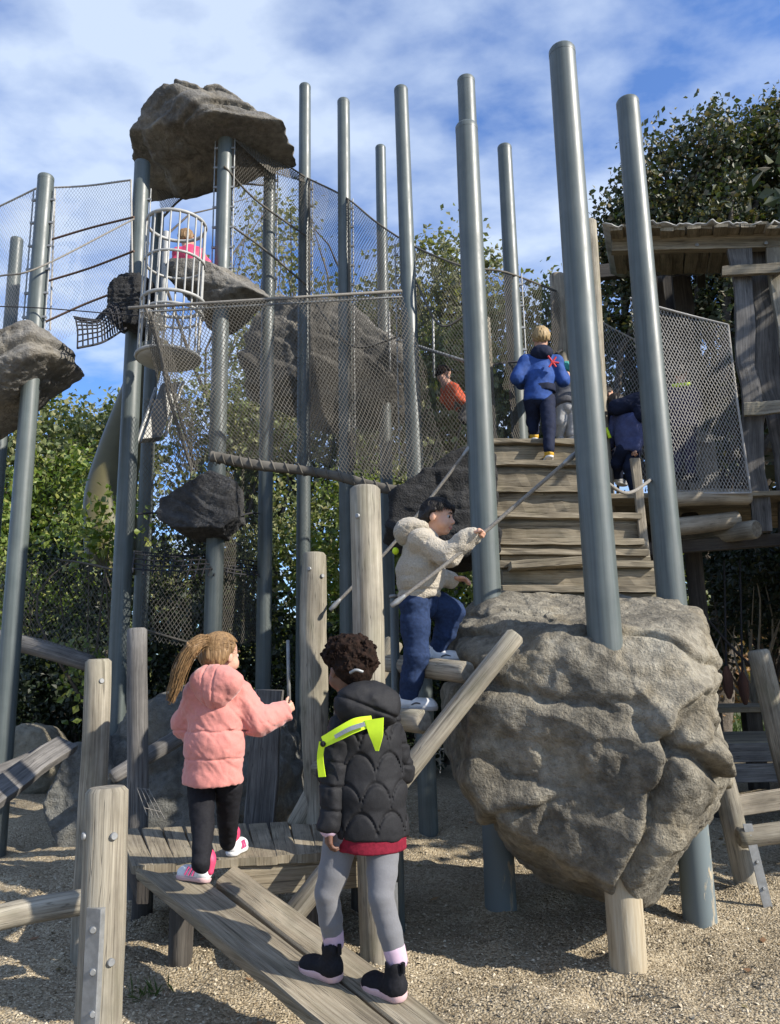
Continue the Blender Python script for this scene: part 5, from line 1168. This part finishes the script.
        d = d - .002 * np.sin(np.clip((X[:, 2] - z2) / (z1 - z2), 0, 1) * np.pi) * tor
        return d
    s.disp = disp; m = MB(); s.mesh(.006, m); coat = m.build('coat', 'pink_cloth', t)
    # hood hanging on the back
    c = J(216, 684, 3.83); ah = np.stack([r, f, u]); s = Sdf(); s.ell(c + u * .0, (.122, .07, .095), ah, .02); s.ell(c - u * .05, (.06, .06, .07), ah, .05); s.ell(c + r * .055 + u * .012, (.085, .07, .065), ah, .03); s.ell(c - r * .055 + u * .012, (.08, .07, .065), ah, .03)
    s.ell(c + f * .10 + u * .10, (.085, .10, .10), ah, .02, True)
    seam = lambda X: .006 * np.exp(-((((X - c) @ r) - .022 - .06 * ((X - c) @ u)) / .005) ** 2) + .006 * np.exp(-((((X - c) @ r) + .035 + .06 * ((X - c) @ u)) / .005) ** 2) + .005 * fbm(X * 20, 3, 6)
    s.disp = seam; m = MB(); s.mesh(.005, m); m.build('hood', 'pink_cloth', coat)
    # hair
    s = hair_cap(T, A, HH, .03); s.disp = strand(.006, 22, 5, A); m = MB(); s.mesh(.004, m)
    ph = J(205, 640, 3.84); chain_ = [T(-.12, -.42, .16), ph, J(192, 648, 3.80), J(181, 668, 3.79), J(175, 688, 3.80), J(171, 700, 3.81)]
    s = Sdf(); s.chain(chain_, [.016, .020, .022, .019, .011, .003], .02); s.disp = strand(.014, 24, 9, np.eye(3), (1.6, 1.6, .5)); s.mesh(.004, m)
    for k in range(700):
        o = RNG.normal(size=3) * .0062; pp = [np.asarray(q) + o * [.4, 1.5, 1.9, 1.9, 1.6, 1.2][i] + RNG.normal(size=3) * .004 for i, q in enumerate(chain_)]; tube(m, spline(pp, 14)[:RNG.integers(9, 15)], .0015, 3)
    pulled(m, T, A, HH, (-.1, -.46, .16), 800, .0014)
    m.build('hair', 'blond_hair', t)
    s = Sdf(); s.ell(T(-.10, -.46, .16), (.024, .018, .024)); m = MB(); s.mesh(.004, m); m.build('hair_band', 'blond_hair', t)
girl_pink()

def girl_black():
    root = P(355, 990, 3.05); root[2] = pz_plank(3.05)
    t = thing('person', 'girl with curly dark hair in a black padded coat and grey leggings on the ramp', 'person', root); J = P
    hc = J(349, 668, 3.13); fwd = unit(hz(-34) + [0, 0, -.12]); up = np.array([0, 0, 1.0]); HH = .20
    body = MB(); s = Sdf(); A, T = sdf_head(s, hc, fwd, up, HH); s.cone(T(0, -.08, -.3), J(358, 712, 3.14), .045, .05, .03); s.mesh(.0045, body)
    gL = on_ramp(341, 983) + [0, 0, .004]; gR = on_ramp(405, 1003) + [0, 0, .004]; aL = gL + hz(-52) * .035 + [0, 0, .13]; aR = gR + hz(-48) * .035 + [0, 0, .13]
    hipL, hipR = J(342, 845, 3.12), J(383, 843, 3.12); kL = J(327, 893, (aL[1] + 3.06) / 2); kR = J(381, 897, (aR[1] + 3.04) / 2)
    shL, shR, eL, eR, wL, wR = J(343, 722, 3.10), J(389, 718, 3.2), J(334, 775, 3.08), J(399, 770, 3.3), J(329, 824, 3.04), J(385, 775, 3.45)
    s = Sdf(); s.cone(J(362, 722, 3.15), J(366, 790, 3.13), .09, .08, .03)
    for a, b, c in ((shL, eL, wL), (shR, eR, wR)): s.chain([a, b, c], [.036, .03, .021], .02)
    for a, b, c in ((hipL, kL, aL), (hipR, kR, aR)): s.chain([a, b, c], [.05, .036, .025], .02)
    s.mesh(.01, body)
    sdf_hand(body, J(328.5, 829, 3.035), np.array([.02, .02, -1.0]), np.array([.9, .35, 0]), np.array([.3, .9, 0]), .92, .55)
    sdf_hand(body, wR, [-.5, .7, .2], [0, .3, -1], [-1, 0, 0], .9, .6)
    b = body.build('body', 'brown_skin', t); face_bits(b, hc, fwd, up, HH, 'black_hair')
    m = MB()
    for h, k, a in ((hipL, kL, aL), (hipR, kR, aR)): limb(m, [h + [0, 0, .03], h * .45 + k * .55, k, k * .45 + a * .55, a], [.068, .057, .046, .044, .036], .006, .008, wrinkle(.0016, 26, 3, (1, 1, 1.6)))
    limb(m, [hipL + [.02, 0, .06], hipR + [-.02, 0, .06]], [.085, .085], .008); m.build('leggings', 'grey_knit', t)
    for k, a in ((kL, aL), (kR, aR)): m = MB(); limb(m, [a + unit(k - a) * .034, a - unit(k - a) * .002], [.0405, .0385], .005, .01); m.build('sock', 'lilac_sock', t)
    for g_, az in ((gL, -52), (gR, -48)):
        sh, TT = shoe(t, g_, az, .195, 'black_cloth', 'pink_sole', high=.045, name='boot', w=.036, sole_h=.034, up=(0, -.2, 1)); m = MB(); tube(m, [TT(0, -.008, .10), TT(0, -.012, .135)], .008, 6); m.build('pull_tab', 'black_cloth', sh)
    AX, r, f, u = torso_ax(hz(-14), 1.3); AR = np.stack([r, f, u])
    nk = J(364, 710, 3.14); hem = J(371, 836, 3.12)
    s = Sdf(); P1 = nk * .7 + hem * .3; P2 = nk * .35 + hem * .65
    for a, b_, ra, rb in zip([nk - [0, 0, .05], P1, P2], [P1, P2, hem - [0, 0, .10]], [.11, .128, .138], [.128, .138, .150]): s.cone(a, b_, ra, rb, .04, AX)
    s.cone(shL + [.035, 0, -.01], shR - [.02, 0, .01], .066, .066, .04); s.cut(hem, unit([-.04, .03, -1]), .014)
    slv = []
    for a_, b_, c_ in ((shL + [.012, 0, -.01], eL, wL - (wL - eL) * .03), (shR - [.02, 0, .01], eR, wR)): q_ = Sdf(); q_.chain([a_, b_, c_], [.066, .056, .043], .03); slv.append(q_)
    s.cut(wL - unit(wL - eL) * .004, unit(wL - eL), .006) if False else None
    def disp(X):
        q = (X - hem) @ AR.T; x, z = q[:, 0], q[:, 2]; w = .115; h = .105; row = np.floor(z / h); zz_ = z - row * h; xo = x + (row % 2) * w / 2; cell = xo / w - np.floor(xo / w) - .5
        arch = np.sqrt(np.clip(1 - (cell * 2) ** 2, 0, 1)) * h * .92
        dd = np.abs(zz_ - arch); arm = x < -9
        g1 = np.exp(-(dd / .007) ** 2) * (~arm); aa = (z / .062) - np.floor(z / .062); g2 = np.exp(-((aa - .5) * .062 / .007) ** 2) * arm
        puff = -.006 * np.sin(np.clip(zz_ / h, 0, 1) * np.pi) * (~arm) - .007 * np.abs(np.cos((aa - .5) * np.pi)) * arm
        return .012 * g1 + .011 * g2 + puff + .004 * fbm(X * 17, 3, 4)
    s.disp = disp; m = MB(); s.mesh(.0055, m); coat = m.build('coat', 'black_quilt', t)
    for q_ in slv:
        q_.disp = lambda X: .008 * np.exp(-((((X[:, 2] + .15 * X[:, 0]) / .085) % 1 - .5) * .085 / .006) ** 2) + .007 * fbm(X * 14, 3, 8) - .006 * np.abs(fbm(X * 22, 2, 5)); m = MB(); q_.mesh(.0055, m); m.build('sleeve', 'black_quilt', coat)
    c = J(367, 704, 3.04); s = Sdf(); s.ell(c, (.118, .075, .085), AR, .02); s.ell(c + r * .05 - u * .015, (.075, .07, .07), AR, .03); s.ell(c - r * .05, (.07, .06, .065), AR, .03); s.ell(c + f * .10 + u * .09, (.08, .09, .09), AR, .02, True); s.disp = lambda X: .007 * fbm(X * 15, 3, 3) + .009 * np.exp(-((((X - c) @ u) + .01 + .4 * ((X - c) @ r)) / .006) ** 2); m = MB(); s.mesh(.005, m); m.build('hood', 'black_quilt', coat)
    s = Sdf(); ww = wL - unit(wL - eL) * .004; s.cone(ww, ww + unit(wL - eL) * .018, .035, .034, .01); m = MB(); s.mesh(.004, m); m.build('pink_cuff', 'lilac_sock', coat)
    s = Sdf()
    s.cone(hem + [0, 0, .03], hem - [0, 0, .12], .132, .138, .05, AX); s.cut(hem - [0, 0, .042], unit([-.04, .03, -1]), .004); s.disp = lambda X: -.002 + .003 * fbm(X * 20, 2, 2); m = MB(); s.mesh(.006, m); m.build('skirt', 'red_cloth', t)
    # hi-vis sash: band over the left shoulder blade, hanging flap and side strap
    def ribbon(name, pts, w, mat, parent, off=.0, thick=.004, wn=None):
        sp = spline(pts, 24); m = MB(); V = []
        for i, p in enumerate(sp):
            d = unit(sp[min(i + 1, 23)] - sp[max(i - 1, 0)]); nr = unit(np.array([-.25, -1, .12])); sd = unit(np.cross(d, nr)); ww = np.interp(i / 23, np.linspace(0, 1, len(w)), w)
            V += [p + sd * ww + nr * off, p - sd * ww + nr * off, p - sd * ww + nr * (off - thick), p + sd * ww + nr * (off - thick)]
        i, j = np.meshgrid(np.arange(23), np.arange(4), indexing='ij'); i = i.ravel(); j = j.ravel(); m.add(np.array(V), [np.stack([i * 4 + j, i * 4 + (j + 1) % 4, (i + 1) * 4 + (j + 1) % 4, (i + 1) * 4 + j], 1), np.array([[3, 2, 1, 0]]), np.array([[92, 93, 94, 95]])]); return m.build(name, mat, parent, smooth=False)
    dB = 2.945
    band = ribbon('hi_vis_band', [J(323, 742, 2.98), J(340, 733, 2.955), J(356, 725, 2.945), J(372, 721, 2.95)], [.020, .024, .026, .02], 'neon', t)
    ribbon('reflective_strip', [J(335, 737, 2.95), J(350, 729, 2.935), J(365, 724, 2.935)], [.007, .008, .008], 'reflector', band, .004)
    ribbon('hi_vis_flap', [J(374, 719, 2.935), J(376, 735, 2.93), J(377, 751, 2.94)], [.036, .026, .006], 'neon', t)
    ribbon('hi_vis_strap', [J(322, 742, 2.985), J(320, 758, 3.0), J(322, 777, 3.01)], [.012, .012, .014], 'neon', t)
    m = MB(); sphere(m, J(323, 744, 2.975), .011, 10); m.build('buckle', 'black_cloth', t)
    # curly hair piled up
    s = hair_cap(T, A, HH, .03); s.ell(J(349, 652, 3.14), (.090, .085, .068), None, .03); s.ell(J(336, 655, 3.12), (.05, .05, .05), None, .03); s.ell(J(363, 657, 3.10), (.055, .055, .05), None, .03)
    zb_ = J(349, 672, 3.1)[2]; s.disp = lambda X: np.clip((X[:, 2] - zb_) / .03 + .25, .15, 1) * (.012 * fbm(X * 34, 4, 5, .6) + .010 * np.abs(fbm(X * 60, 2, 9)) * -1); m = MB(); s.mesh(.004, m)
    n = 900; g_ = np.random.default_rng(3); D = unit(g_.normal(size=(1, 3))); pts = []
    for k in range(900):
        dv = g_.normal(size=3); dv /= np.linalg.norm(dv); dv[2] = abs(dv[2]) * .9 - .15; c0 = J(349, 656, 3.13) + dv * [.088, .085, .068]; a = np.linspace(0, 7, 12); rr = .004 + .005 * g_.random(); e1, e2, e3 = frame(dv)
        tube(m, c0 + np.outer(np.cos(a) * rr, e1) + np.outer(np.sin(a) * rr, e2) + np.outer(np.linspace(-.004, .006 + .016 * g_.random(), 12), e3), .0011, 3, cap=False)
    m.build('hair', 'curly_hair', t)
    m = MB(); tube(m, spline([J(350, 673, 3.015), J(356, 670, 3.005), J(363, 672, 3.01)], 8), .006, 8); m.build('hair_clip', 'galvanised', t)
girl_black()

def boy_cream():
    t = thing('person', 'boy in a cream fleece jacket climbing the log rungs, one hand on the rope', 'person', P(408, 711, 4.5)); J = P
    hc = J(438, 517, 4.5); fwd = unit(hz(112) + [0, 0, -.14]); up = unit(np.array([.05, 0, 1.0])); HH = .205
    body = MB(); s = Sdf(); A, T = sdf_head(s, hc, fwd, up, HH); s.cone(T(0, -.1, -.3), J(424, 545, 4.5), .046, .055, .03); s.mesh(.0036, body)
    hN, hF, kN, kF, aN, aF = J(414, 602, 4.47), J(428, 602, 4.6), J(417, 655, 4.45), J(452, 611, 4.62), J(408, 697, 4.50), J(438, 650, 4.66)
    shN, shF, eN, eF, wN, wF = J(421, 541, 4.40), J(424, 541, 4.62), J(447, 556, 4.30), J(436, 576, 4.66), J(471, 536.5, 4.26), J(452, 579, 4.52)
    s = Sdf(); s.cone(J(421, 545, 4.5), J(418, 598, 4.52), .085, .085, .03)
    for a, b, c in ((shN, eN, wN), (shF, eF, wF)): s.chain([a, b, c], [.035, .03, .021], .02)
    for a, b, c in ((hN, kN, aN), (hF, kF, aF)): s.chain([a, b, c], [.05, .038, .026], .02)
    s.mesh(.01, body)
    rd = unit(HR[2] - HR[1])
    sdf_hand(body, J(471.5, 536, 4.26), J(482, 530, 4.235) - J(471, 536, 4.26), np.array([.2, -.3, -1]), np.array([0, -1, .3]), 1.08, 1.2, thumb_up=.5)
    sdf_hand(body, J(453, 579, 4.52), np.array([1, -.15, .0]), np.array([.1, -.2, -1]), np.array([0, -1, .35]), 1.05, .4, spread=.25)
    b = body.build('body', 'tan_skin', t); face_bits(b, hc, fwd, up, HH, 'black_hair')
    m = MB()
    for h, k, a in ((hN, kN, aN), (hF, kF, aF)): limb(m, [h, h * .5 + k * .5, k, k * .5 + a * .5, a], [.088, .079, .068, .060, .052], .007, .03, lambda X: .006 * fbm(X * [9, 9, 20], 3, 7) - .005 * np.abs(fbm(X * [11, 11, 30] + 9, 2, 3)))
    limb(m, [hN * .5 + hF * .5 + [0, 0, .02], hN * .5 + hF * .5 - [0, 0, .01]], [.105, .10], .008, .03); m.build('jeans', 'denim_blue', t)
    def gpt(px, py, d): return J(px, py, d)
    for hp, az, up_ in ((J(400, 711, 4.5), 100, (0, 0, 1)), (J(430, 663, 4.66), 100, (-.1, 0, 1))):
        sh, TT = shoe(t, hp, az, .21, 'white_shoe', 'pale_cloth', high=.012, name='shoe', w=.04, up=up_, sole_h=.026)
        m = MB(); tube(m, spline([TT(.038, .07, .035), TT(.040, .10, .045), TT(.036, .13, .036)], 8), .005, 6); m.build('side_mark', 'grey_cloth', sh)
        for k in range(4): m = MB(); tube(m, spline([TT(-.022, .085 + k * .016, .072 - k * .007), TT(0, .088 + k * .016, .079 - k * .007), TT(.022, .085 + k * .016, .072 - k * .007)], 6), .003, 5); m.build('lace', 'pale_cloth', sh)
    AX, r, f, u = torso_ax(hz(100), 1.15); AR = np.stack([r, f, u]); nk = J(422, 540, 4.5); hem = J(419, 600, 4.52)
    s = Sdf(); mid = nk * .45 + hem * .55
    s.cone(nk - [0, 0, .03], mid, .115, .148, .04, AX); s.cone(mid, hem + [0, 0, .03], .150, .140, .04, AX); s.cut(hem + [0, 0, -.005], unit([.25, 0, -1]), .02)
    s.cone(shN, shF, .062, .062, .04); s.chain([shN, eN, wN], [.068, .062, .048], .03); s.chain([shF, eF, wF - (wF - eF) * .1], [.066, .06, .046], .03)
    s.cut(wN + unit(wN - eN) * .0, unit(wN - eN) * 1.0, .005) if False else None
    zb = hem[2] + .05
    s.disp = lambda X: .007 * fbm(X * 11, 3, 4) - .010 * np.abs(fbm(X * [8, 8, 12] + 3, 2, 8)) + .0018 * fbm(X * 70, 2, 12) + .010 * np.exp(-((X[:, 2] - zb) / .008) ** 2) * (np.abs(X[:, 0] - hem[0]) < .2)
    m = MB(); s.mesh(.0055, m); coat = m.build('jacket', 'cream_fleece', t)
    c = J(407, 533, 4.5); s = Sdf(); s.ell(c, (.105, .08, .085), AR, .03); s.ell(c + f * .07 + u * .03, (.105, .08, .05), AR, .04); s.ell(c + f * .14 + u * .10, (.085, .10, .09), AR, .02, True); s.cone(J(434, 545, 4.42), J(432, 545, 4.58), .032, .03, .03)
    s.disp = lambda X: .007 * fbm(X * 16, 3, 2) + .0015 * fbm(X * 70, 2, 12); m = MB(); s.mesh(.0055, m); m.build('hood', 'cream_fleece', coat)
    s = Sdf(); q = unit(wF - eF); s.cone(wF - q * .04, wF + q * .0, .036, .033, .01); m = MB(); s.mesh(.005, m); m.build('dark_cuff', 'navy_cloth', coat)
    m = MB(); s = Sdf(); s.ell(J(395.5, 551, 4.5), (.02, .03, .022)); s.mesh(.005, m); m.build('hi_vis_tab', 'neon', t)
    s = hair_cap(T, A, HH, .035, front=-.02); s.disp = strand(.006, 22, 5, A, (2.4, 1.2, 1.2)); m = MB(); s.mesh(.0038, m)
    for k in range(700):
        a = RNG.uniform(-math.pi, math.pi); z1 = (.30 if abs(a) < .9 else (.05 if abs(a) < 1.5 else -.75)) + RNG.normal() * .08; d0 = unit([.15 * RNG.normal(), -.25 + .15 * RNG.normal(), 1]); d1 = unit([math.sin(a), math.cos(a), z1]); pts = []
        for tt in np.linspace(.1, 1, 8): dv = slerp(d0, d1, tt); pts.append(T(*(np.array([0, -.06, .12]) + dv * np.array([.42, .50, .445]) * (1 + .02 * RNG.normal()))))
        tube(m, spline(pts, 9), np.linspace(.0026, .0008, 9), 4)
    for k in range(110):
        a = RNG.uniform(-1.35, 1.35); p0 = T(.33 * math.sin(a), .22 * math.cos(a), .42 - .04 * abs(a)); p1 = T(.395 * math.sin(a), .43 * math.cos(a) + .02, .30 + RNG.normal() * .03); p2 = T(.41 * math.sin(a) + RNG.normal() * .03, .45 * math.cos(a), .24 - .10 * abs(a) + RNG.normal() * .025); tube(m, spline([p0, p1, p2], 8), np.linspace(.003, .0008, 8), 4)
    m.build('hair', 'black_hair', t)
boy_cream()

def far_kid(label, head, HH, look, faz, jt, mats, radii=(1, 1), res=.011, hood=None, shoes=True, hairfront=0):
    """smaller figures on the structure. jt: dict of joints in world space"""
    t = thing('person', label, 'person', jt['root']); up = np.array([0, 0, 1.0]); fwd = unit(hz(look) + [0, 0, jt.get('tilt', -.1)])
    skin, top, legs, shoem, sole, hair = mats; a_, l_ = radii
    body = MB(); s = Sdf(); A, T = sdf_head(s, head, fwd, up if abs(fwd[2]) < .8 else hz(look), HH); s.cone(T(0, -.08, -.3), jt['neck'], .044, .05, .03); s.mesh(.006, body)
    s = Sdf(); s.cone(jt['neck'], jt['pelvis'], .07, .08, .03)
    for sd in 'LR':
        s.chain([jt['sh' + sd], jt['el' + sd], jt['wr' + sd]], [.034, .03, .022], .02)
        if 'kn' + sd in jt: s.chain([jt['hip' + sd], jt['kn' + sd], jt['an' + sd]], [.05, .038, .028], .02)
    s.mesh(.012, body)
    for sd in 'LR':
        d = unit(jt['wr' + sd] - jt['el' + sd]); sdf_hand(body, jt['wr' + sd] + d * .01, d, np.cross(d, [0, 1, .2]) + [0, .3, -.3], [0, 0, 1], .85, .8, res=.004)
    b = body.build('body', skin, t); face_bits(b, head, fwd, up, HH, 'black_hair')
    AX, r, f, u = torso_ax(hz(faz), 1.25); AR = np.stack([r, f, u]); s = Sdf(); md = jt['neck'] * .5 + jt['pelvis'] * .5; dn = unit(jt['pelvis'] - jt['neck'])
    s.cone(jt['neck'] + dn * .04, md, .10 * a_, .128 * a_, .04, AX); s.cone(md, jt['pelvis'] + dn * .02, .128 * a_, .135 * a_, .04, AX); s.cut(jt['pelvis'] + dn * .06, dn, .012); s.cone(jt['shL'], jt['shR'], .062, .062, .04)
    for sd in 'LR': s.chain([jt['sh' + sd], jt['el' + sd], jt['wr' + sd]], [.066 * a_, .06 * a_, .045], .03)
    s.disp = lambda X: .007 * fbm(X * 13, 3, 4) - .006 * np.abs(fbm(X * [9, 9, 14] + 3, 2, 8)); m = MB(); s.mesh(res, m); coat = m.build('jacket', top, t)
    if hood: 
        c = jt['neck'] - f * .05 + u * .01; s = Sdf(); s.ell(c, (.11, .08, .085), AR, .03); s.ell(c + f * .11 + u * .09, (.08, .09, .09), AR, .02, True); s.disp = wrinkle(.007, 15, 3); m = MB(); s.mesh(.008, m); m.build('hood', hood, coat)
    if legs:
        m = MB()
        for sd in 'LR': limb(m, [jt['hip' + sd], jt['kn' + sd], jt['an' + sd]], [.08 * l_, .063 * l_, .05 * l_], res, .03, wrinkle(.006, 13, 3, (1, 1, 1.7)))
        limb(m, [jt['pelvis'], jt['pelvis'] - [0, 0, .02]], [.10 * l_, .10 * l_], res); m.build('trousers', legs, t)
    if shoes:
        for sd in 'LR': shoe(t, jt['an' + sd] * [1, 1, 1] - [0, 0, .085] - hz(jt.get('fa', look)) * .03, jt.get('fa', look), .19, shoem, sole, name='shoe', w=.036, res=.006)
    s = hair_cap(T, A, HH, .04, front=hairfront); s.disp = strand(.007, 22, 5, A); m = MB(); s.mesh(.006, m); m.build('hair', hair, t)
    return t, coat, T, (r, f, u)
def kids():
    J = P
    # boy at the head of the stairs, seen from behind
    d = 7.05
    t, coat, T, (r, f, u) = far_kid('fair-haired boy in a blue hooded jacket atop the plank stairs, seen from behind', J(541, 338, d), .2, 5, 5,
        dict(root=J(541, 455, 7.0), neck=J(541, 356, d), pelvis=J(538, 397, d), shL=J(526, 362, d), shR=J(556, 362, d), elL=J(517, 378, d - .03), elR=J(563, 380, d), wrL=J(521, 385, d + .25), wrR=J(561, 372, d + .3),
             hipL=J(532, 400, d), hipR=J(547, 400, d), knL=J(533, 420, d + .1), knR=J(549, 427, d - .18), anL=J(534, 432, d + .05), anR=J(549, 449, d - .27)),
        ('light_skin', 'royal_cloth', 'navy_cloth', 'yellow_shoe', 'white_shoe', 'fair_hair'), hood='navy_cloth')
    m = MB(); c = J(541, 389, d); AXb = torso_ax(hz(5), 1.25)[0]; s = Sdf(); s.cone(c + [0, 0, .02], c - [0, 0, .035], .139, .138, .02, AXb); s.cut(c + [0, 0, .03], [0, 0, 1]); s.cut(c - [0, 0, .04], [0, 0, -1]); s.disp = wrinkle(.006, 13, 4); s.mesh(.009, m); m.build('dark_hem', 'navy_cloth', coat)
    for q in (((548, 356), (556, 367)), ((556, 357), (549, 367)), ((551, 362), (559, 363))): m = MB(); tube(m, [J(*q[0], d - .16), J(*q[1], d - .16)], .010, 6); m.build('red_emblem', 'red_mark', coat)
    # child bending over ahead of him
    d = 7.55; far_kid('child bending forward in a dark grey top and pale trousers at the stair top', J(566, 372, 7.9), .19, 20, 15,
        dict(root=J(566, 438, d), tilt=-.7, neck=J(566, 384, 7.8), pelvis=J(567, 406, d), shL=J(557, 386, 7.75), shR=J(575, 386, 7.75), elL=J(554, 400, 7.85), elR=J(578, 400, 7.85), wrL=J(556, 412, 7.95), wrR=J(577, 412, 7.95), hipL=J(562, 408, d), hipR=J(572, 408, d), knL=J(561, 422, d), knR=J(572, 422, d), anL=J(560, 434, d + .05), anR=J(571, 434, d)),
        ('light_skin', 'grey_cloth', 'pale_cloth', 'pale_cloth', 'pale_cloth', 'teal_cloth'))
    # child stepping onto the bridge
    d = 7.45; t, coat, T, ax = far_kid('child in a slate blue coat and dark jeans between the two thickest poles', J(617, 404, 7.6), .2, 40, 60,
        dict(root=J(628, 492, d), tilt=-.4, neck=J(624, 418, d), pelvis=J(629, 446, d), shL=J(617, 420, d + .1), shR=J(633, 420, d - .1), elL=J(612, 434, d + .15), elR=J(640, 436, d - .1), wrL=J(610, 444, d + .2), wrR=J(636, 448, d - .12), hipL=J(624, 450, d), hipR=J(634, 450, d), knL=J(617, 464, d + .1), knR=J(630, 468, d - .03), anL=J(618, 476, d + .2), anR=J(634, 488, d - .05)),
        ('tan_skin', 'slate_cloth', 'navy_cloth', 'pale_cloth', 'pale_cloth', 'black_hair'))
    m = MB(); s = Sdf(); s.cone(J(616, 408, 7.40), J(640, 400, 7.34), .085, .09, .04); s.cone(J(640, 402, 7.34), J(640, 416, 7.3), .08, .06, .03); s.disp = wrinkle(.01, 12, 6); s.mesh(.01, m); m.build('rucksack', 'navy_cloth', t)
    d = 7.75; t, coat, T, ax = far_kid('dark-haired child with hi-vis straps half hidden beside the thickest pole on the bridge', J(606, 396, d), .19, 70, 60,
        dict(root=J(608, 476, d), neck=J(608, 412, d), pelvis=J(609, 440, d), shL=J(604, 414, d + .1), shR=J(612, 414, d - .1), elL=J(604, 428, d + .1), elR=J(614, 430, d - .1), wrL=J(606, 440, d + .15), wrR=J(616, 441, d - .12), hipL=J(606, 444, d), hipR=J(612, 444, d), knL=J(607, 456, d + .1), knR=J(614, 458, d - .03), anL=J(606, 470, d + .1), anR=J(615, 472, d - .05)),
        ('tan_skin', 'navy_cloth', 'navy_cloth', 'black_cloth', 'black_cloth', 'black_hair'))
    for a, b in (((612, 408), (622, 403)), ((606, 428), (610, 438))): m = MB(); tube(m, [J(*a, 7.5), J(*b, 7.5)], .018, 6); m.build('hi_vis_strap', 'neon', t)
    d = 8.0; t, coat, T, ax = far_kid('child in purple with a hi-vis collar, seen dimly through the bridge net', J(680, 372, d), .19, 40, 40,
        dict(root=J(684, 480, d), neck=J(682, 388, d), pelvis=J(684, 425, d), shL=J(674, 392, d + .05), shR=J(692, 392, d - .05), elL=J(671, 408, d + .1), elR=J(696, 408, d - .1), wrL=J(675, 422, d + .2), wrR=J(694, 424, d + .1), hipL=J(679, 428, d), hipR=J(689, 428, d), knL=J(679, 450, d + .1), knR=J(690, 450, d), anL=J(678, 470, d + .1), anR=J(691, 472, d - .05)),
        ('tan_skin', 'purple_cloth', 'purple_cloth', 'black_cloth', 'black_cloth', 'black_hair'))
    m = MB(); tube(m, spline([J(672, 386, d - .12), J(681, 385, d - .14), J(690, 384, d - .12)], 8), .022, 6); m.build('hi_vis_collar', 'neon', t)
    # orange jacket on the rock slope
    d = 8.15; far_kid('child in an orange jacket crouching on the rock slope behind the net', J(444, 374, d + .05), .18, 60, 60,
        dict(root=J(456, 410, d), tilt=-.5, neck=J(447, 385, d), pelvis=J(460, 403, d), shL=J(446, 390, d + .12), shR=J(454, 389, d - .12), elL=J(444, 400, d + .15), elR=J(458, 398, d - .15), wrL=J(450, 406, d + .2), wrR=J(464, 403, d - .1), hipL=J(457, 402, d + .08), hipR=J(460, 402, d - .08), knL=J(466, 402, d + .1), knR=J(468, 404, d - .1), anL=J(461, 414, d + .1), anR=J(463, 416, d - .1)),
        ('light_skin', 'orange_cloth', 'grey_cloth', 'grey_cloth', 'black_cloth', 'curly_hair'), radii=(.74, .78))
    d = 7.6; far_kid('child in a pink jacket sitting high inside the tower, back towards us', J(187, 239, d), .19, 15, 10,
        dict(root=J(190, 272, d), neck=J(188, 250, d), pelvis=J(192, 266, d), shL=J(179, 254, d), shR=J(198, 254, d), elL=J(177, 263, d), elR=J(205, 264, d), wrL=J(180, 268, d + .2), wrR=J(204, 268, d + .2), hipL=J(187, 269, d), hipR=J(197, 269, d), knL=J(185, 268, d + .35), knR=J(200, 268, d + .35), anL=J(185, 274, d + .5), anR=J(200, 274, d + .5)),
        ('light_skin', 'hot_pink', 'grey_cloth', 'grey_cloth', 'black_cloth', 'blond_hair'))
m_plain('red_mark', (.6, .03, .04), .7, 0, .1, 40)
kids()

# scale base colours against the exposure; TONE also holds painted sun and shade
ALB = 0.72
for nm, m in MATS.items():
    k = ALB * TONE.get(nm, 1.0) if 'TONE' in globals() else ALB
    nt = m.node_tree
    for n in list(nt.nodes):
        if n.type in ('BSDF_PRINCIPLED', 'BSDF_TRANSLUCENT'):
            i = n.inputs[0]
            if i.links:
                src = i.links[0].from_socket; o = mixc(nt, 1.0, src, (k, k, k), 'MULTIPLY'); nt.links.new(o, i)
            else: i.default_value = [c * k for c in i.default_value[:3]] + [1]
